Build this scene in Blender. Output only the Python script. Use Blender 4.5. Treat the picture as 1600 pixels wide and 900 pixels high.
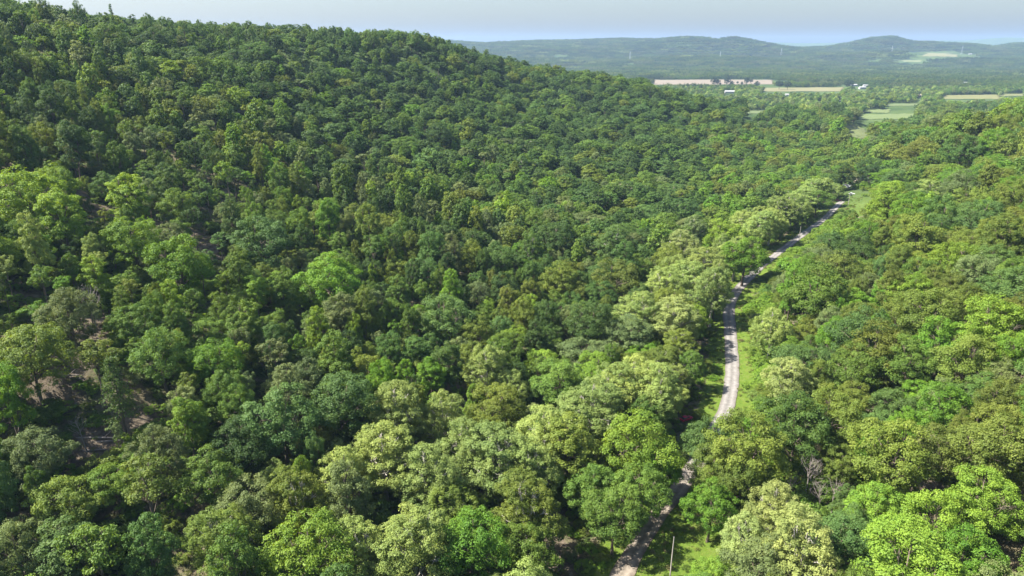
import bpy, math, random
import numpy as np
from mathutils import Vector, Matrix
R = math.radians
scene = bpy.context.scene
for o in list(bpy.data.objects): bpy.data.objects.remove(o)
rng = np.random.default_rng(7)
random.seed(7)

# ------------------------------------------------------------------ camera, sky, sun, exposure
CAM_Z = 110.0
PITCH = 19.36
F = 1067.0                       # focal length in pixels of the 1600 px wide photograph
cam_d = bpy.data.cameras.new('camera'); cam = bpy.data.objects.new('camera', cam_d)
scene.collection.objects.link(cam); scene.camera = cam
cam_d.sensor_width = 36.0; cam_d.lens = 36.0*F/1600.0
cam_d.clip_start = 1.0; cam_d.clip_end = 60000.0
cam.location = (0, 0, CAM_Z); cam.rotation_euler = (R(90-PITCH), 0, 0)

SUN_AZ, SUN_EL = R(-90.0), R(49.0)     # azimuth from +Y, positive to the right
to_sun = Vector((math.sin(SUN_AZ)*math.cos(SUN_EL), math.cos(SUN_AZ)*math.cos(SUN_EL), math.sin(SUN_EL)))
world = bpy.data.worlds.new("World"); scene.world = world; world.use_nodes = True
wn = world.node_tree.nodes; wl = world.node_tree.links
bg = wn['Background']; sky = wn.new('ShaderNodeTexSky')
sky.sky_type = 'NISHITA'; sky.sun_disc = False
sky.sun_elevation = SUN_EL; sky.sun_rotation = SUN_AZ % (2*math.pi)
sky.altitude = 200; sky.air_density = 1.2; sky.dust_density = 3.0; sky.ozone_density = 3.8
wl.new(sky.outputs[0], bg.inputs[0]); bg.inputs[1].default_value = 0.064
sd = bpy.data.lights.new('sun', 'SUN'); so = bpy.data.objects.new('sun', sd); scene.collection.objects.link(so)
sd.energy = 5.0; sd.angle = R(0.5); sd.color = (1.0, 0.95, 0.86)
so.rotation_euler = to_sun.to_track_quat('Z', 'Y').to_euler()
scene.view_settings.view_transform = 'Standard'; scene.view_settings.look = 'None'
scene.view_settings.gamma = 1.0; scene.view_settings.exposure = 1.80
scene.cycles.max_bounces = 5; scene.cycles.diffuse_bounces = 3; scene.cycles.glossy_bounces = 1
scene.cycles.transmission_bounces = 3; scene.cycles.transparent_max_bounces = 4; scene.cycles.volume_bounces = 0
scene.cycles.use_denoising = True
scene.cycles.denoiser = 'OPENIMAGEDENOISE'; scene.cycles.denoising_input_passes = 'RGB_ALBEDO_NORMAL'
scene.cycles.caustics_reflective = False; scene.cycles.caustics_refractive = False

CP, SP = math.cos(R(PITCH)), math.sin(R(PITCH))
def ray(px, py):                                    # direction with unit depth along the optical axis
    u = (px-800.0)/F; v = (py-450.0)/F
    return np.array([u, CP-SP*v, -SP-CP*v])
def project(P):
    P = np.asarray(P, float); x = P[..., 0]; y = P[..., 1]; z = P[..., 2]-CAM_Z
    d = y*CP-z*SP; up = y*SP+z*CP
    dd = np.maximum(d, 1e-3)
    return 800+F*x/dd, 450-F*up/dd, d

# ------------------------------------------------------------------ terrain height
ROADPX = [(945,960),(960,915),(975,890),(1000,850),(1030,800),(1058,765),(1072,750)]
road_c = [(6,88),(14,104),(21.5,116),(25.1,123.3),(30,131.6),(37,143),(43.9,152.5),(50,162),(60,178.5),(69,195),(76,212.6),(82.5,233),(89.4,257.8),
          (95.2,279),(103,299.5),(116.6,322.7),(133.8,349),(161.8,386.9),(195.8,432.5),(228.7,478.7),(250,511)]
ctrl = [  # px, py, depth, height of the canopy above the ground there
 (0,300,205,17),(0,0,380,18),(0,150,290,17),(200,200,300,17),(200,22,460,22),(400,51,520,21),(640,52,680,21),(400,120,440,17),(400,200,370,17),
 (400,300,290,16),(400,400,230,17),(400,500,190,17),(400,650,155,18),(400,850,128,18),(600,750,152,18),(700,605,230,0),(600,500,225,17),(600,400,275,17),
 (600,300,360,17),(600,200,470,17),(600,120,590,17),(800,300,400,17),(800,400,300,17),(800,200,560,17),(800,130,740,21),(800,88,850,20),
 (1000,250,560,17),(1000,200,680,17),(1000,150,830,17),(1000,122,930,16),(1200,230,720,17),(1200,190,900,16),(1200,168,1020,16),(1300,186,1080,0),
 (1600,900,118,16),(1600,650,152,16),(1600,400,225,16),(1600,250,370,16),(1600,178,560,16),(1450,200,620,16),(1400,300,430,16),(1400,400,285,16),
 (1400,600,190,16),(1300,700,165,16),(1300,450,270,16),(1500,800,135,16),(100,600,165,0),(300,380,260,0),(130,300,265,0),(0,900,120,18),(0,600,150,17),
 (200,700,142,17),(200,850,128,18),(700,60,720,21),(500,48,600,21),(300,47,490,21),(100,12,420,18),(740,68,790,21),(900,104,890,21)]
CX = []
for px, py, t, h in ctrl:
    d = ray(px, py)*t; CX.append((d[0], d[1], CAM_Z+d[2]-h))
for x, y in road_c[:25]+[(262,530),(300,590),(345,660),(400,740),(470,840),(560,960)]: CX.append((x, y, 0.0 if y < 560 else -(y-560)*0.02))
for x, y in ((15,130),(22,150),(34,170),(47,195),(60,230),(72,262),(82,300),(118,356),(176,440)): CX.append((x, y, -1.2))
CX += [(45,120,1),(62,150,1.5),(95,212,2),(108,245,2),(120,300,2.5),(180,375,3),(230,440,2)]
CX += [(-60,30,10),(60,30,5),(0,0,0),(0,70,0),(-150,60,35),(-300,150,105),(150,60,20),(-400,400,132),(-400,700,122),(-300,1000,112),(-100,1100,88),(100,1200,55),(330,1300,2),
       (-350,580,118),(-220,800,106),(-60,960,88),(110,1090,48),(260,1130,25),(600,300,62),(700,600,48),(620,760,14),(700,900,-6),(560,1000,-8),(450,1150,-8),(700,1250,-10),(330,210,60),(-450,50,110),(450,60,60)]
CX = np.array(CX)
def tps_fit(P, lam=2.0):
    n = len(P); S = 100.0
    d = np.hypot(P[:, None, 0]-P[None, :, 0], P[:, None, 1]-P[None, :, 1])/S
    K = np.where(d > 0, d*d*np.log(np.maximum(d, 1e-9)), 0)+lam*0.01*np.eye(n)
    Q = np.c_[np.ones(n), P[:, :2]/S]
    A = np.block([[K, Q], [Q.T, np.zeros((3, 3))]])
    return np.linalg.solve(A, np.r_[P[:, 2], 0, 0, 0])
W = tps_fit(CX)
def tps(x, y):
    S = 100.0; out = np.zeros_like(x, dtype=float)
    for i in range(len(CX)):
        d2 = ((x-CX[i, 0])**2+(y-CX[i, 1])**2)/S/S
        out += W[i]*0.5*d2*np.log(np.maximum(d2, 1e-12))
    return out+W[-3]+W[-2]*x/S+W[-1]*y/S
def sstep(a, b, x):
    t = np.clip((x-a)/(b-a), 0, 1); return t*t*(3-2*t)
def wob(x, y, s, seed):                               # cheap smooth noise, about -1..1
    r = np.random.default_rng(seed); v = 0
    for k in range(6):
        a = r.uniform(0, 2*math.pi); f = r.uniform(0.6, 1.7)/s; p = r.uniform(0, 6.28)
        v = v+np.sin((x*math.cos(a)+y*math.sin(a))*f*2*math.pi+p)
    return v/3.2
mid_sky = np.array([(-400,70),(300,66),(600,68),(710,65),(760,68),(830,65),(890,64),(950,62),(1000,63),(1035,60),(1062,63),(1085,69),(1105,63),(1135,68),(1175,74),(1235,73),(1270,68),(1300,61),
                    (1325,59),(1350,66),(1400,68),(1440,69),(1470,73),(1500,68),(1545,68),(1600,71),(1750,66),(2100,70)], float)
far_sky = np.array([(-400,64),(600,66),(1130,66),(1200,68),(1300,67),(1350,66),(1390,64),(1420,65),(1460,62),(1490,60),(1530,62),(1570,60),(1600,59),(1800,62),(2200,60)], float)
def ridge(x, y, prof, Y0, wid_n, wid_f, canopy):
    px = 800+F*x/np.maximum(y, 50)*0.9435*1.0          # bearing of the ridge point
    top = np.interp(px, prof[:, 0], prof[:, 1])
    h = CAM_Z+(75.0-top)/F*(Y0/0.9435)-canopy
    f = np.where(y < Y0, 1-sstep(0, wid_n, Y0-y), 1-sstep(0, wid_f, y-Y0))
    return h, f
def far_height(x, y):
    base = -12.0+3*wob(x, y, 900, 3)
    z = base.copy() if hasattr(base, 'copy') else base
    h, f = ridge(x, y, mid_sky, 6400.0, 1500., 1600., 12)
    z = z+np.maximum(h-z, 0)*f
    # folds in front of the ridge
    fold = (0.55+0.45*wob(x, y, 1300, 11))*95*sstep(3900, 4900, y)*(1-sstep(5600, 6200, y))
    z = z+np.maximum(fold, 0)
    h2, f2 = ridge(x, y, far_sky, 12500.0, 3000., 2500., 4)
    z = z+np.maximum(h2-z, 0)*f2
    return z
def ground(x, y):
    x = np.asarray(x, float); y = np.asarray(y, float)
    w = sstep(1150, 1600, np.hypot(x, y))
    n = np.where(w < 1, tps(x, y), 0)
    n = np.clip(n, -14, 150)
    rd = road_dist(x, y)[0]
    n = n+0.9*wob(x, y, 38, 5)*sstep(6, 20, rd)+0.35*wob(x, y, 13, 6)*sstep(5, 12, rd)
    return n*(1-w)+far_height(x, y)*w
# smooth road centre line
def catmull(P, step=3.0):
    P = np.array(P, float); out = []
    for i in range(len(P)-1):
        p0 = P[max(i-1, 0)]; p1 = P[i]; p2 = P[i+1]; p3 = P[min(i+2, len(P)-1)]
        n = max(2, int(np.linalg.norm(p2-p1)/step))
        for k in range(n):
            t = k/n
            out.append(0.5*((2*p1)+(-p0+p2)*t+(2*p0-5*p1+4*p2-p3)*t*t+(-p0+3*p1-3*p2+p3)*t**3))
    out.append(P[-1]); return np.array(out)
RC = catmull(road_c)
RT = np.gradient(RC, axis=0); RT /= np.linalg.norm(RT, axis=1)[:, None]
def road_dist(x, y):                                   # distance and side (+ right of the road)
    x = np.asarray(x, float); y = np.asarray(y, float); sh = x.shape
    xf = x.ravel(); yf = y.ravel(); best = np.full(xf.shape, 1e9); side = np.zeros(xf.shape)
    m = (xf > -80) & (xf < 640) & (yf > 20) & (yf < 1050)
    if m.any():
        xm, ym = xf[m], yf[m]; b = np.full(xm.shape, 1e9); s = np.zeros(xm.shape)
        for i in range(len(RC)):
            dx = xm-RC[i, 0]; dy = ym-RC[i, 1]; d = np.hypot(dx, dy)
            c = d < b; b[c] = d[c]; s[c] = (dx*RT[i, 1]-dy*RT[i, 0])[c]
        best[m] = b; side[m] = np.sign(s)
    return best.reshape(sh), side.reshape(sh)
def hit(px, py, above=0.0):                            # where the view ray of a photo point meets ground + above
    d = ray(px, py); ts = np.arange(60, 9000, 2.0) if py < 330 else np.arange(60, 900, 0.5)
    gx = d[0]*ts; gy = d[1]*ts; z = CAM_Z+d[2]*ts; g = ground(gx, gy)+above
    k = np.argmax(z < g)
    if not (z < g).any(): k = len(ts)-1
    return np.array([gx[k], gy[k], g[k]-above]), ts[k]

# ------------------------------------------------------------------ materials
def new_mat(name):
    m = bpy.data.materials.new(name); m.use_nodes = True
    n = m.node_tree.nodes; n.clear(); out = n.new('ShaderNodeOutputMaterial')
    return m, n, m.node_tree.links, out
def plain(name, col, rough=0.7, noise=0.12, scale=3.0, metal=0.0):
    m, n, l, out = new_mat(name); b = n.new('ShaderNodeBsdfPrincipled')
    b.inputs['Roughness'].default_value = rough; b.inputs['Metallic'].default_value = metal
    t = n.new('ShaderNodeTexCoord'); no = n.new('ShaderNodeTexNoise'); no.inputs['Scale'].default_value = scale; no.inputs['Detail'].default_value = 5
    r = n.new('ShaderNodeMapRange'); r.inputs[3].default_value = 1-noise*1.5; r.inputs[4].default_value = 1+noise*1.5
    mx = n.new('ShaderNodeVectorMath'); mx.operation = 'SCALE'; mx.inputs[0].default_value = col
    l.new(t.outputs['Object'], no.inputs['Vector']); l.new(no.outputs[0], r.inputs[0]); l.new(r.outputs[0], mx.inputs['Scale'])
    l.new(mx.outputs[0], b.inputs['Base Color']); l.new(b.outputs[0], out.inputs[0]); return m
def leaf_mat(name, instanced):
    m, n, l, out = new_mat(name)
    if instanced:
        a = n.new('ShaderNodeAttribute'); a.attribute_type = 'INSTANCER'; a.attribute_name = 'tint'; col = a.outputs['Color']
    else:
        a = n.new('ShaderNodeObjectInfo'); col = a.outputs['Color']
    v = n.new('ShaderNodeAttribute'); v.attribute_type = 'GEOMETRY'; v.attribute_name = 'leafvar'
    hs = n.new('ShaderNodeHueSaturation')
    mr = n.new('ShaderNodeMapRange'); mr.inputs[3].default_value = 0.508; mr.inputs[4].default_value = 0.474
    mv = n.new('ShaderNodeMapRange'); mv.inputs[3].default_value = 0.72; mv.inputs[4].default_value = 1.32
    l.new(v.outputs['Fac'], mr.inputs[0]); l.new(v.outputs['Fac'], mv.inputs[0])
    l.new(mr.outputs[0], hs.inputs['Hue']); l.new(mv.outputs[0], hs.inputs['Value']); l.new(col, hs.inputs['Color'])
    b = n.new('ShaderNodeBsdfPrincipled'); b.inputs['Roughness'].default_value = 0.55
    b.inputs['Specular IOR Level'].default_value = 0.22
    tr = n.new('ShaderNodeBsdfTranslucent'); ms = n.new('ShaderNodeMixShader'); ms.inputs[0].default_value = 0.36
    h2 = n.new('ShaderNodeHueSaturation'); h2.inputs['Hue'].default_value = 0.475; h2.inputs['Saturation'].default_value = 1.15; h2.inputs['Value'].default_value = 1.25
    l.new(hs.outputs[0], h2.inputs['Color'])
    l.new(hs.outputs[0], b.inputs['Base Color']); l.new(h2.outputs[0], tr.inputs['Color'])
    l.new(b.outputs[0], ms.inputs[1]); l.new(tr.outputs[0], ms.inputs[2]); l.new(ms.outputs[0], out.inputs[0]); return m
LEAF = leaf_mat('leaves', False); LEAF_I = leaf_mat('leaves_wood', True)
BARK = plain('bark', (0.115, 0.088, 0.066), 0.9, 0.25, 2.0)
BARK_PALE = plain('pale_bark', (0.36, 0.33, 0.28), 0.85, 0.3, 1.2)
DEADWOOD = plain('dead_wood', (0.19, 0.165, 0.14), 0.85, 0.2, 2.0)

# ------------------------------------------------------------------ mesh helpers
def mesh_np(name, V, Fq, mats, mat_idx=None, leafvar=None, smooth=False):
    V = np.asarray(V, np.float32); Fq = np.asarray(Fq, np.int32); k = Fq.shape[1]
    me = bpy.data.meshes.new(name); me.vertices.add(len(V)); me.vertices.foreach_set('co', V.ravel())
    me.loops.add(Fq.size); me.loops.foreach_set('vertex_index', Fq.ravel())
    me.polygons.add(len(Fq)); me.polygons.foreach_set('loop_start', np.arange(len(Fq), dtype=np.int32)*k)
    for m in mats: me.materials.append(m)
    if mat_idx is not None: me.polygons.foreach_set('material_index', np.asarray(mat_idx, np.int32))
    me.polygons.foreach_set('use_smooth', np.full(len(Fq), smooth))
    me.update(calc_edges=True)
    if leafvar is not None:
        a = me.attributes.new('leafvar', 'FLOAT', 'FACE'); a.data.foreach_set('value', np.asarray(leafvar, np.float32))
    me.validate(); return me
def tube(path, radii, sides=6):
    path = [Vector(p) for p in path]; V = []; Q = []
    for i, p in enumerate(path):
        a = path[max(i-1, 0)]; b = path[min(i+1, len(path)-1)]; t = (b-a).normalized()
        u = t.cross(Vector((0.31, 0.95, 0.1))).normalized(); w = t.cross(u)
        for k in range(sides):
            an = 2*math.pi*k/sides; V.append(p+(u*math.cos(an)+w*math.sin(an))*radii[i])
    for i in range(len(path)-1):
        for k in range(sides):
            k2 = (k+1) % sides; Q.append((i*sides+k, i*sides+k2, (i+1)*sides+k2, (i+1)*sides+k))
    return np.array([tuple(v) for v in V]), np.array(Q)
def cat(parts):
    V = []; Q = []; o = 0
    for v, q in parts: V.append(v); Q.append(q+o); o += len(v)
    return np.concatenate(V), np.concatenate(Q)
def unit(v): return v/np.maximum(np.linalg.norm(v, axis=-1, keepdims=True), 1e-9)
def leaves(P, N, size, r):
    n = len(P); a = unit(r.normal(size=(n, 3))); u = unit(np.cross(N, a)); w = np.cross(N, u)
    s = size*r.uniform(0.6, 1.35, n)[:, None]; s2 = s*r.uniform(0.55, 0.9, n)[:, None]
    fold = N*s*r.uniform(-0.25, 0.3, n)[:, None]
    V = np.stack([P-u*s*0.5, P-w*s2*0.5+fold, P+u*s*0.5, P+w*s2*0.5+fold], 1).reshape(-1, 3)
    Q = np.arange(4*n).reshape(-1, 4); return V, Q

SPEC = {  # R crown radius, H height, base of crown fraction, lobes, clump radius, leaves per clump, leaf size
 'oak':  dict(R=6.3, H=16.5, base=0.13, lobes=15, lr=0.42, cr=1.15, trunk=0.34, bark=0),
 'tall': dict(R=4.7, H=20.5, base=0.15, lobes=15, lr=0.44, cr=1.0, trunk=0.30, bark=0),
 'syc':  dict(R=6.4, H=19.5, base=0.10, lobes=20, lr=0.36, cr=0.85, trunk=0.38, bark=1),
 'open': dict(R=3.9, H=17.5, base=0.40, lobes=9, lr=0.36, cr=0.9, trunk=0.19, bark=0),
 'shrub':dict(R=2.2, H=2.7, base=0.05, lobes=5, lr=0.5, cr=0.55, trunk=0.06, bark=0)}
def build_tree(kind, seed, lod):
    s = SPEC[kind]; r = np.random.default_rng(seed)
    Rr, H, zb = s['R'], s['H'], s['base']*s['H']; hc = H-zb; zc = zb+hc*0.52
    L = []; tries = 0
    while len(L) < s['lobes'] and tries < 400:
        tries += 1
        d = unit(r.normal(size=3)); rr = r.uniform(0.25, 1.0)**0.6*0.66
        prof = 1.0
        c = np.array([d[0]*Rr*rr, d[1]*Rr*rr, zc+d[2]*hc*0.5*rr*1.05])
        if kind in ('tall', 'syc'): prof = 1.0-0.35*max(0, (c[2]-zc)/(hc*0.5))
        c[:2] *= prof
        lr = Rr*s['lr']*r.uniform(0.75, 1.2)*(1.0 if kind != 'open' else r.uniform(0.7, 1.15))
        if any(np.linalg.norm((c-a)*[1, 1, 0.8]) < 0.55*(lr+b) for a, b in L): continue
        c[2] = min(c[2], H-lr*0.8)
        L.append((c, lr))
    nl, ls = {0: (112, 0.295), 1: (24, 0.68), 2: (5, 1.55)}[lod]
    crs = s['cr']*(1.0, 1.1, 1.9)[lod]
    if kind == 'shrub': nl, ls = (60, 0.2) if lod == 0 else (14, 0.4)
    if kind == 'syc' and lod == 0: nl, ls = 88, 0.25
    if kind == 'open' and lod == 0: nl = 86
    Cc = []
    for i, (c, lr) in enumerate(L):
        nc = int(4*math.pi*lr*lr/(math.pi*crs*crs)*1.25); nc = max(nc, 5)
        d = unit(r.normal(size=(nc, 3))); d = d[d[:, 2] > -0.62]
        P = c+d*lr*r.uniform(0.82, 1.12, (len(d), 1))*np.array([1, 1, 0.82])
        keep = np.ones(len(P), bool)
        for j, (c2, l2) in enumerate(L):
            if j != i: keep &= np.linalg.norm((P-c2)/np.array([1, 1, .82]), axis=1) > l2*0.82
        Cc.append(np.c_[P[keep], d[keep], np.full(keep.sum(), r.uniform())])
    Cc = np.concatenate(Cc)
    drop = 0.04 if kind != 'open' else 0.2
    Cc = Cc[r.uniform(size=len(Cc)) > drop]
    n = len(Cc); k = nl
    cr = crs*r.uniform(0.6, 1.25, n)
    d = unit(r.normal(size=(n, k, 3))+Cc[:, None, 3:6]*0.75+np.array([0, 0, 0.35]))
    pos = Cc[:, None, :3]+d*cr[:, None, None]*r.uniform(0.55, 1.12, (n, k, 1))*np.array([1, 1, 0.72])
    nor = unit(d+np.array([0, 0, 0.6])+0.42*r.normal(size=(n, k, 3)))
    cv = r.uniform(0, 1, (n, 1)); lv = np.clip(0.38*cv+0.32*Cc[:, 6:7]+0.42*r.uniform(0, 1, (n, k))-.06, 0, 1)
    pos = pos.reshape(-1, 3); nor = nor.reshape(-1, 3); lv = lv.ravel()
    V, Q = leaves(pos, nor, ls, r)
    # trunk and limbs
    T = []; tr = s['trunk']; top = np.array([r.uniform(-.4, .4), r.uniform(-.4, .4), zb+hc*0.48])
    if kind == 'shrub': top = np.array([0, 0, 1.4])
    tp = [np.array([0, 0, -0.8]), np.array([0, 0, 0.6]), top*[.25, .25, .33]+[0.25, .1, 0], top*[.6, .6, .66], top]
    sd_ = (7, 4, 3)[lod]
    T.append(tube(tp, [tr*1.5, tr*1.05, tr*0.85, tr*0.6, tr*0.22], sd_))
    if lod < 2:
        for c, lr in L:
            t0 = r.uniform(0.35, 0.85); st = tp[2]*(1-t0)+tp[4]*t0
            if st[2] > c[2]: st = tp[2]*0.9+tp[3]*0.1
            mid = (st+c)/2+r.normal(size=3)*0.3
            T.append(tube([st, mid, c, c+(c-mid)*0.12], [tr*.42, tr*.3, tr*.16, tr*.06], 5 if lod == 0 else 3))
            if lod == 0 and kind != 'shrub':
                for q in range(5):
                    e = c+unit(r.normal(size=3)+[0, 0, .1])*lr*0.5
                    T.append(tube([mid*(.3)+c*.7, (c+e)/2+r.normal(size=3)*.15, e], [tr*.15, tr*.1, tr*.035], 4))
    return (V, Q, lv), cat(T)
def build_pine(seed, lod):
    r = np.random.default_rng(seed); H = 18.0; P = []; N = []; T = []
    T.append(tube([(0, 0, -.8), (0, 0, 6), (0.1, 0, 12), (0, 0, H*.98)], [.3, .24, .15, .03], (6, 4, 3)[lod]))
    z = 5.0
    while z < H-0.3:
        f = (H-z)/(H-5); rad = 3.4*(f**0.75)*r.uniform(.75, 1.1)+0.2
        for k in range(int(5+3*f)):
            a = r.uniform(0, 6.28); e = np.array([math.cos(a)*rad, math.sin(a)*rad, z-0.12*rad+r.uniform(-.2, .3)])
            st = np.array([0, 0, z])
            if lod == 0: T.append(tube([st, (st+e)/2+[0, 0, .15], e], [.06, .04, .015], 3))
            m = (46, 9, 3)[lod]
            t = r.uniform(0.25, 1.05, m)[:, None]
            p = st*(1-t)+e*t+r.normal(size=(m, 3))*[.38, .38, .16]
            P.append(p); N.append(unit(np.array([0, 0, 1.0])+.7*r.normal(size=(m, 3))))
        z += r.uniform(0.5, 0.85)
    P = np.concatenate(P); N = np.concatenate(N)
    V, Q = leaves(P, N, (0.3, 0.8, 1.4)[lod], r)
    return (V, Q, r.uniform(0, 1, len(Q))), cat(T)
def build_dead(seed):
    r = np.random.default_rng(seed); T = []; H = r.uniform(11, 14)
    tp = [np.array([0, 0, -.8]), np.array([.1, 0, H*.3]), np.array([r.uniform(-.6, .6), r.uniform(-.4, .4), H*.65]), np.array([r.uniform(-1, 1), r.uniform(-.8, .8), H])]
    T.append(tube(tp, [.24, .19, .12, .03], 7))
    for k in range(11):
        t = r.uniform(.25, .9); st = tp[1]*(1-t)+tp[3]*t; a = r.uniform(0, 6.28); l = (1-t)*5+2
        e = st+np.array([math.cos(a)*l*.6, math.sin(a)*l*.6, l*.85]); m = (st+e)/2+r.normal(size=3)*.3
        T.append(tube([st, m, e], [.085, .06, .015], 4))
        for q in range(4):
            s2 = m*(1-q/4)+e*q/4; e2 = s2+unit(r.normal(size=3)+[0, 0, .7])*l*.32
            T.append(tube([s2, (s2+e2)/2+r.normal(size=3)*.08, e2], [.035, .024, .008], 3))
    return cat(T)
PROTO = {}; ALLNEAR = []
seeds = {'oak': 4, 'tall': 3, 'syc': 4, 'open': 3}
for kd, cnt in seeds.items():
    for i in range(cnt):
        (V, Q, lv), (TV, TQ) = build_tree(kd, 100+17*i+{'oak': 0, 'tall': 5, 'syc': 9, 'open': 13}[kd], 0)
        bm = BARK_PALE if SPEC[kd]['bark'] else BARK
        PROTO.setdefault(kd, []).append(dict(crown=mesh_np(kd+'_crown', V, Q, [LEAF], leafvar=lv), trunk=mesh_np(kd+'_trunk', TV, TQ, [bm], smooth=True),
                                             raw=(V, Q, lv, TV, TQ, bm)))
for i in range(2):
    (V, Q, lv), (TV, TQ) = build_pine(300+i, 0)
    PROTO.setdefault('pine', []).append(dict(crown=mesh_np('pine_crown', V, Q, [LEAF], leafvar=lv), trunk=mesh_np('pine_trunk', TV, TQ, [BARK], smooth=True), raw=(V, Q, lv, TV, TQ, BARK)))
for i in range(2):
    (V, Q, lv), (TV, TQ) = build_tree('shrub', 400+i, 0)
    PROTO.setdefault('shrub', []).append(dict(crown=mesh_np('shrub_crown', V, Q, [LEAF], leafvar=lv), trunk=mesh_np('shrub_trunk', TV, TQ, [BARK], smooth=True), raw=(V, Q, lv, TV, TQ, BARK)))
def whole(name, V, Q, lv, TV, TQ, bm):
    VV, QQ = cat([(V, Q), (TV, TQ)])
    mi = np.r_[np.zeros(len(Q)), np.ones(len(TQ))]
    return mesh_np(name, VV, QQ, [LEAF_I, bm], mi, np.r_[lv, np.full(len(TQ), .5)])
def proto_coll(name, meshes):
    c = bpy.data.collections.new(name)
    for i, m in enumerate(meshes):
        o = bpy.data.objects.new('%s_%03d' % (name, i), m); c.objects.link(o)
    return c
# near / mid / far source collections (not linked to the scene)
near_order = []; near_m = []
for kd in ('oak', 'tall', 'syc', 'open', 'pine', 'shrub'):
    for p in PROTO[kd]: near_order.append(kd); near_m.append(whole('near_'+kd, *p['raw']))
mid_order = []; mid_m = []
for kd, cnt in (('oak', 4), ('tall', 3), ('syc', 2), ('open', 2), ('shrub', 2)):
    for i in range(cnt):
        (V, Q, lv), (TV, TQ) = build_tree(kd, 500+i*7+len(kd), 1); mid_order.append(kd); mid_m.append(whole('mid_'+kd, V, Q, lv, TV, TQ, BARK))
(V, Q, lv), (TV, TQ) = build_pine(560, 1); mid_order.append('pine'); mid_m.append(whole('mid_pine', V, Q, lv, TV, TQ, BARK))
far_m = []
PATCH = 62.0
for i in range(4):
    r = np.random.default_rng(700+i); VV = []; QQ = []; LV = []; o = 0
    pts = []
    while len(pts) < 42:
        p = r.uniform(-PATCH/2-3, PATCH/2+3, 2)
        if all(np.hypot(*(p-q)) > 6.6 for q in pts) or r.uniform() < .03: pts.append(p)
    for p in pts:
        kd = r.choice(['oak', 'oak', 'tall', 'syc']); (V, Q, lv), _ = build_tree(kd, int(r.integers(1e6)), 2)
        s = r.uniform(.6, 1.1); V = V*s+[p[0], p[1], -1.5]; VV.append(V); QQ.append(Q+o); o += len(V)
        LV.append(np.clip(lv*.4+r.uniform(0, .6), 0, 1))
    far_m.append(mesh_np('far_patch', np.concatenate(VV), np.concatenate(QQ), [LEAF_I], leafvar=np.concatenate(LV)))
C_NEAR = proto_coll('near_source', near_m); C_MID = proto_coll('mid_source', mid_m); C_FAR = proto_coll('far_source', far_m)
def scatter(name, coll, P, idx, rz, scl, tint, label=None, category=None):
    P = np.asarray(P, np.float32); n = len(P)
    me = bpy.data.meshes.new(name); me.vertices.add(n); me.vertices.foreach_set('co', P.ravel())
    a = me.attributes.new('proto', 'INT', 'POINT'); a.data.foreach_set('value', np.asarray(idx, np.int32))
    a = me.attributes.new('rot', 'FLOAT_VECTOR', 'POINT'); rr = np.zeros((n, 3), np.float32); rr[:, 2] = rz; a.data.foreach_set('vector', rr.ravel())
    a = me.attributes.new('scl', 'FLOAT_VECTOR', 'POINT'); a.data.foreach_set('vector', np.asarray(scl, np.float32).ravel())
    a = me.attributes.new('tint', 'FLOAT_COLOR', 'POINT'); cc = np.ones((n, 4), np.float32); cc[:, :3] = tint; a.data.foreach_set('color', cc.ravel())
    o = bpy.data.objects.new(name, me); scene.collection.objects.link(o)
    g = bpy.data.node_groups.new(name+'_nodes', 'GeometryNodeTree')
    g.interface.new_socket('Geometry', in_out='INPUT', socket_type='NodeSocketGeometry'); g.interface.new_socket('Geometry', in_out='OUTPUT', socket_type='NodeSocketGeometry')
    N = g.nodes; Lk = g.links; gi = N.new('NodeGroupInput'); go = N.new('NodeGroupOutput'); iop = N.new('GeometryNodeInstanceOnPoints'); ci = N.new('GeometryNodeCollectionInfo')
    ci.inputs['Collection'].default_value = coll; ci.inputs['Separate Children'].default_value = True; ci.inputs['Reset Children'].default_value = True
    def na(nm, ty):
        q = N.new('GeometryNodeInputNamedAttribute'); q.data_type = ty; q.inputs['Name'].default_value = nm; return [s for s in q.outputs if s.enabled and s.name == 'Attribute'][0]
    iop.inputs['Pick Instance'].default_value = True
    Lk.new(gi.outputs[0], iop.inputs['Points']); Lk.new(ci.outputs[0], iop.inputs['Instance']); Lk.new(na('proto', 'INT'), iop.inputs['Instance Index'])
    Lk.new(na('rot', 'FLOAT_VECTOR'), iop.inputs['Rotation']); Lk.new(na('scl', 'FLOAT_VECTOR'), iop.inputs['Scale'])
    Lk.new(iop.outputs[0], go.inputs[0])
    md = o.modifiers.new('scatter', 'NODES'); md.node_group = g
    o['kind'] = 'stuff'
    if label: o['label'] = label
    if category: o['category'] = category
    return o

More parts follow.
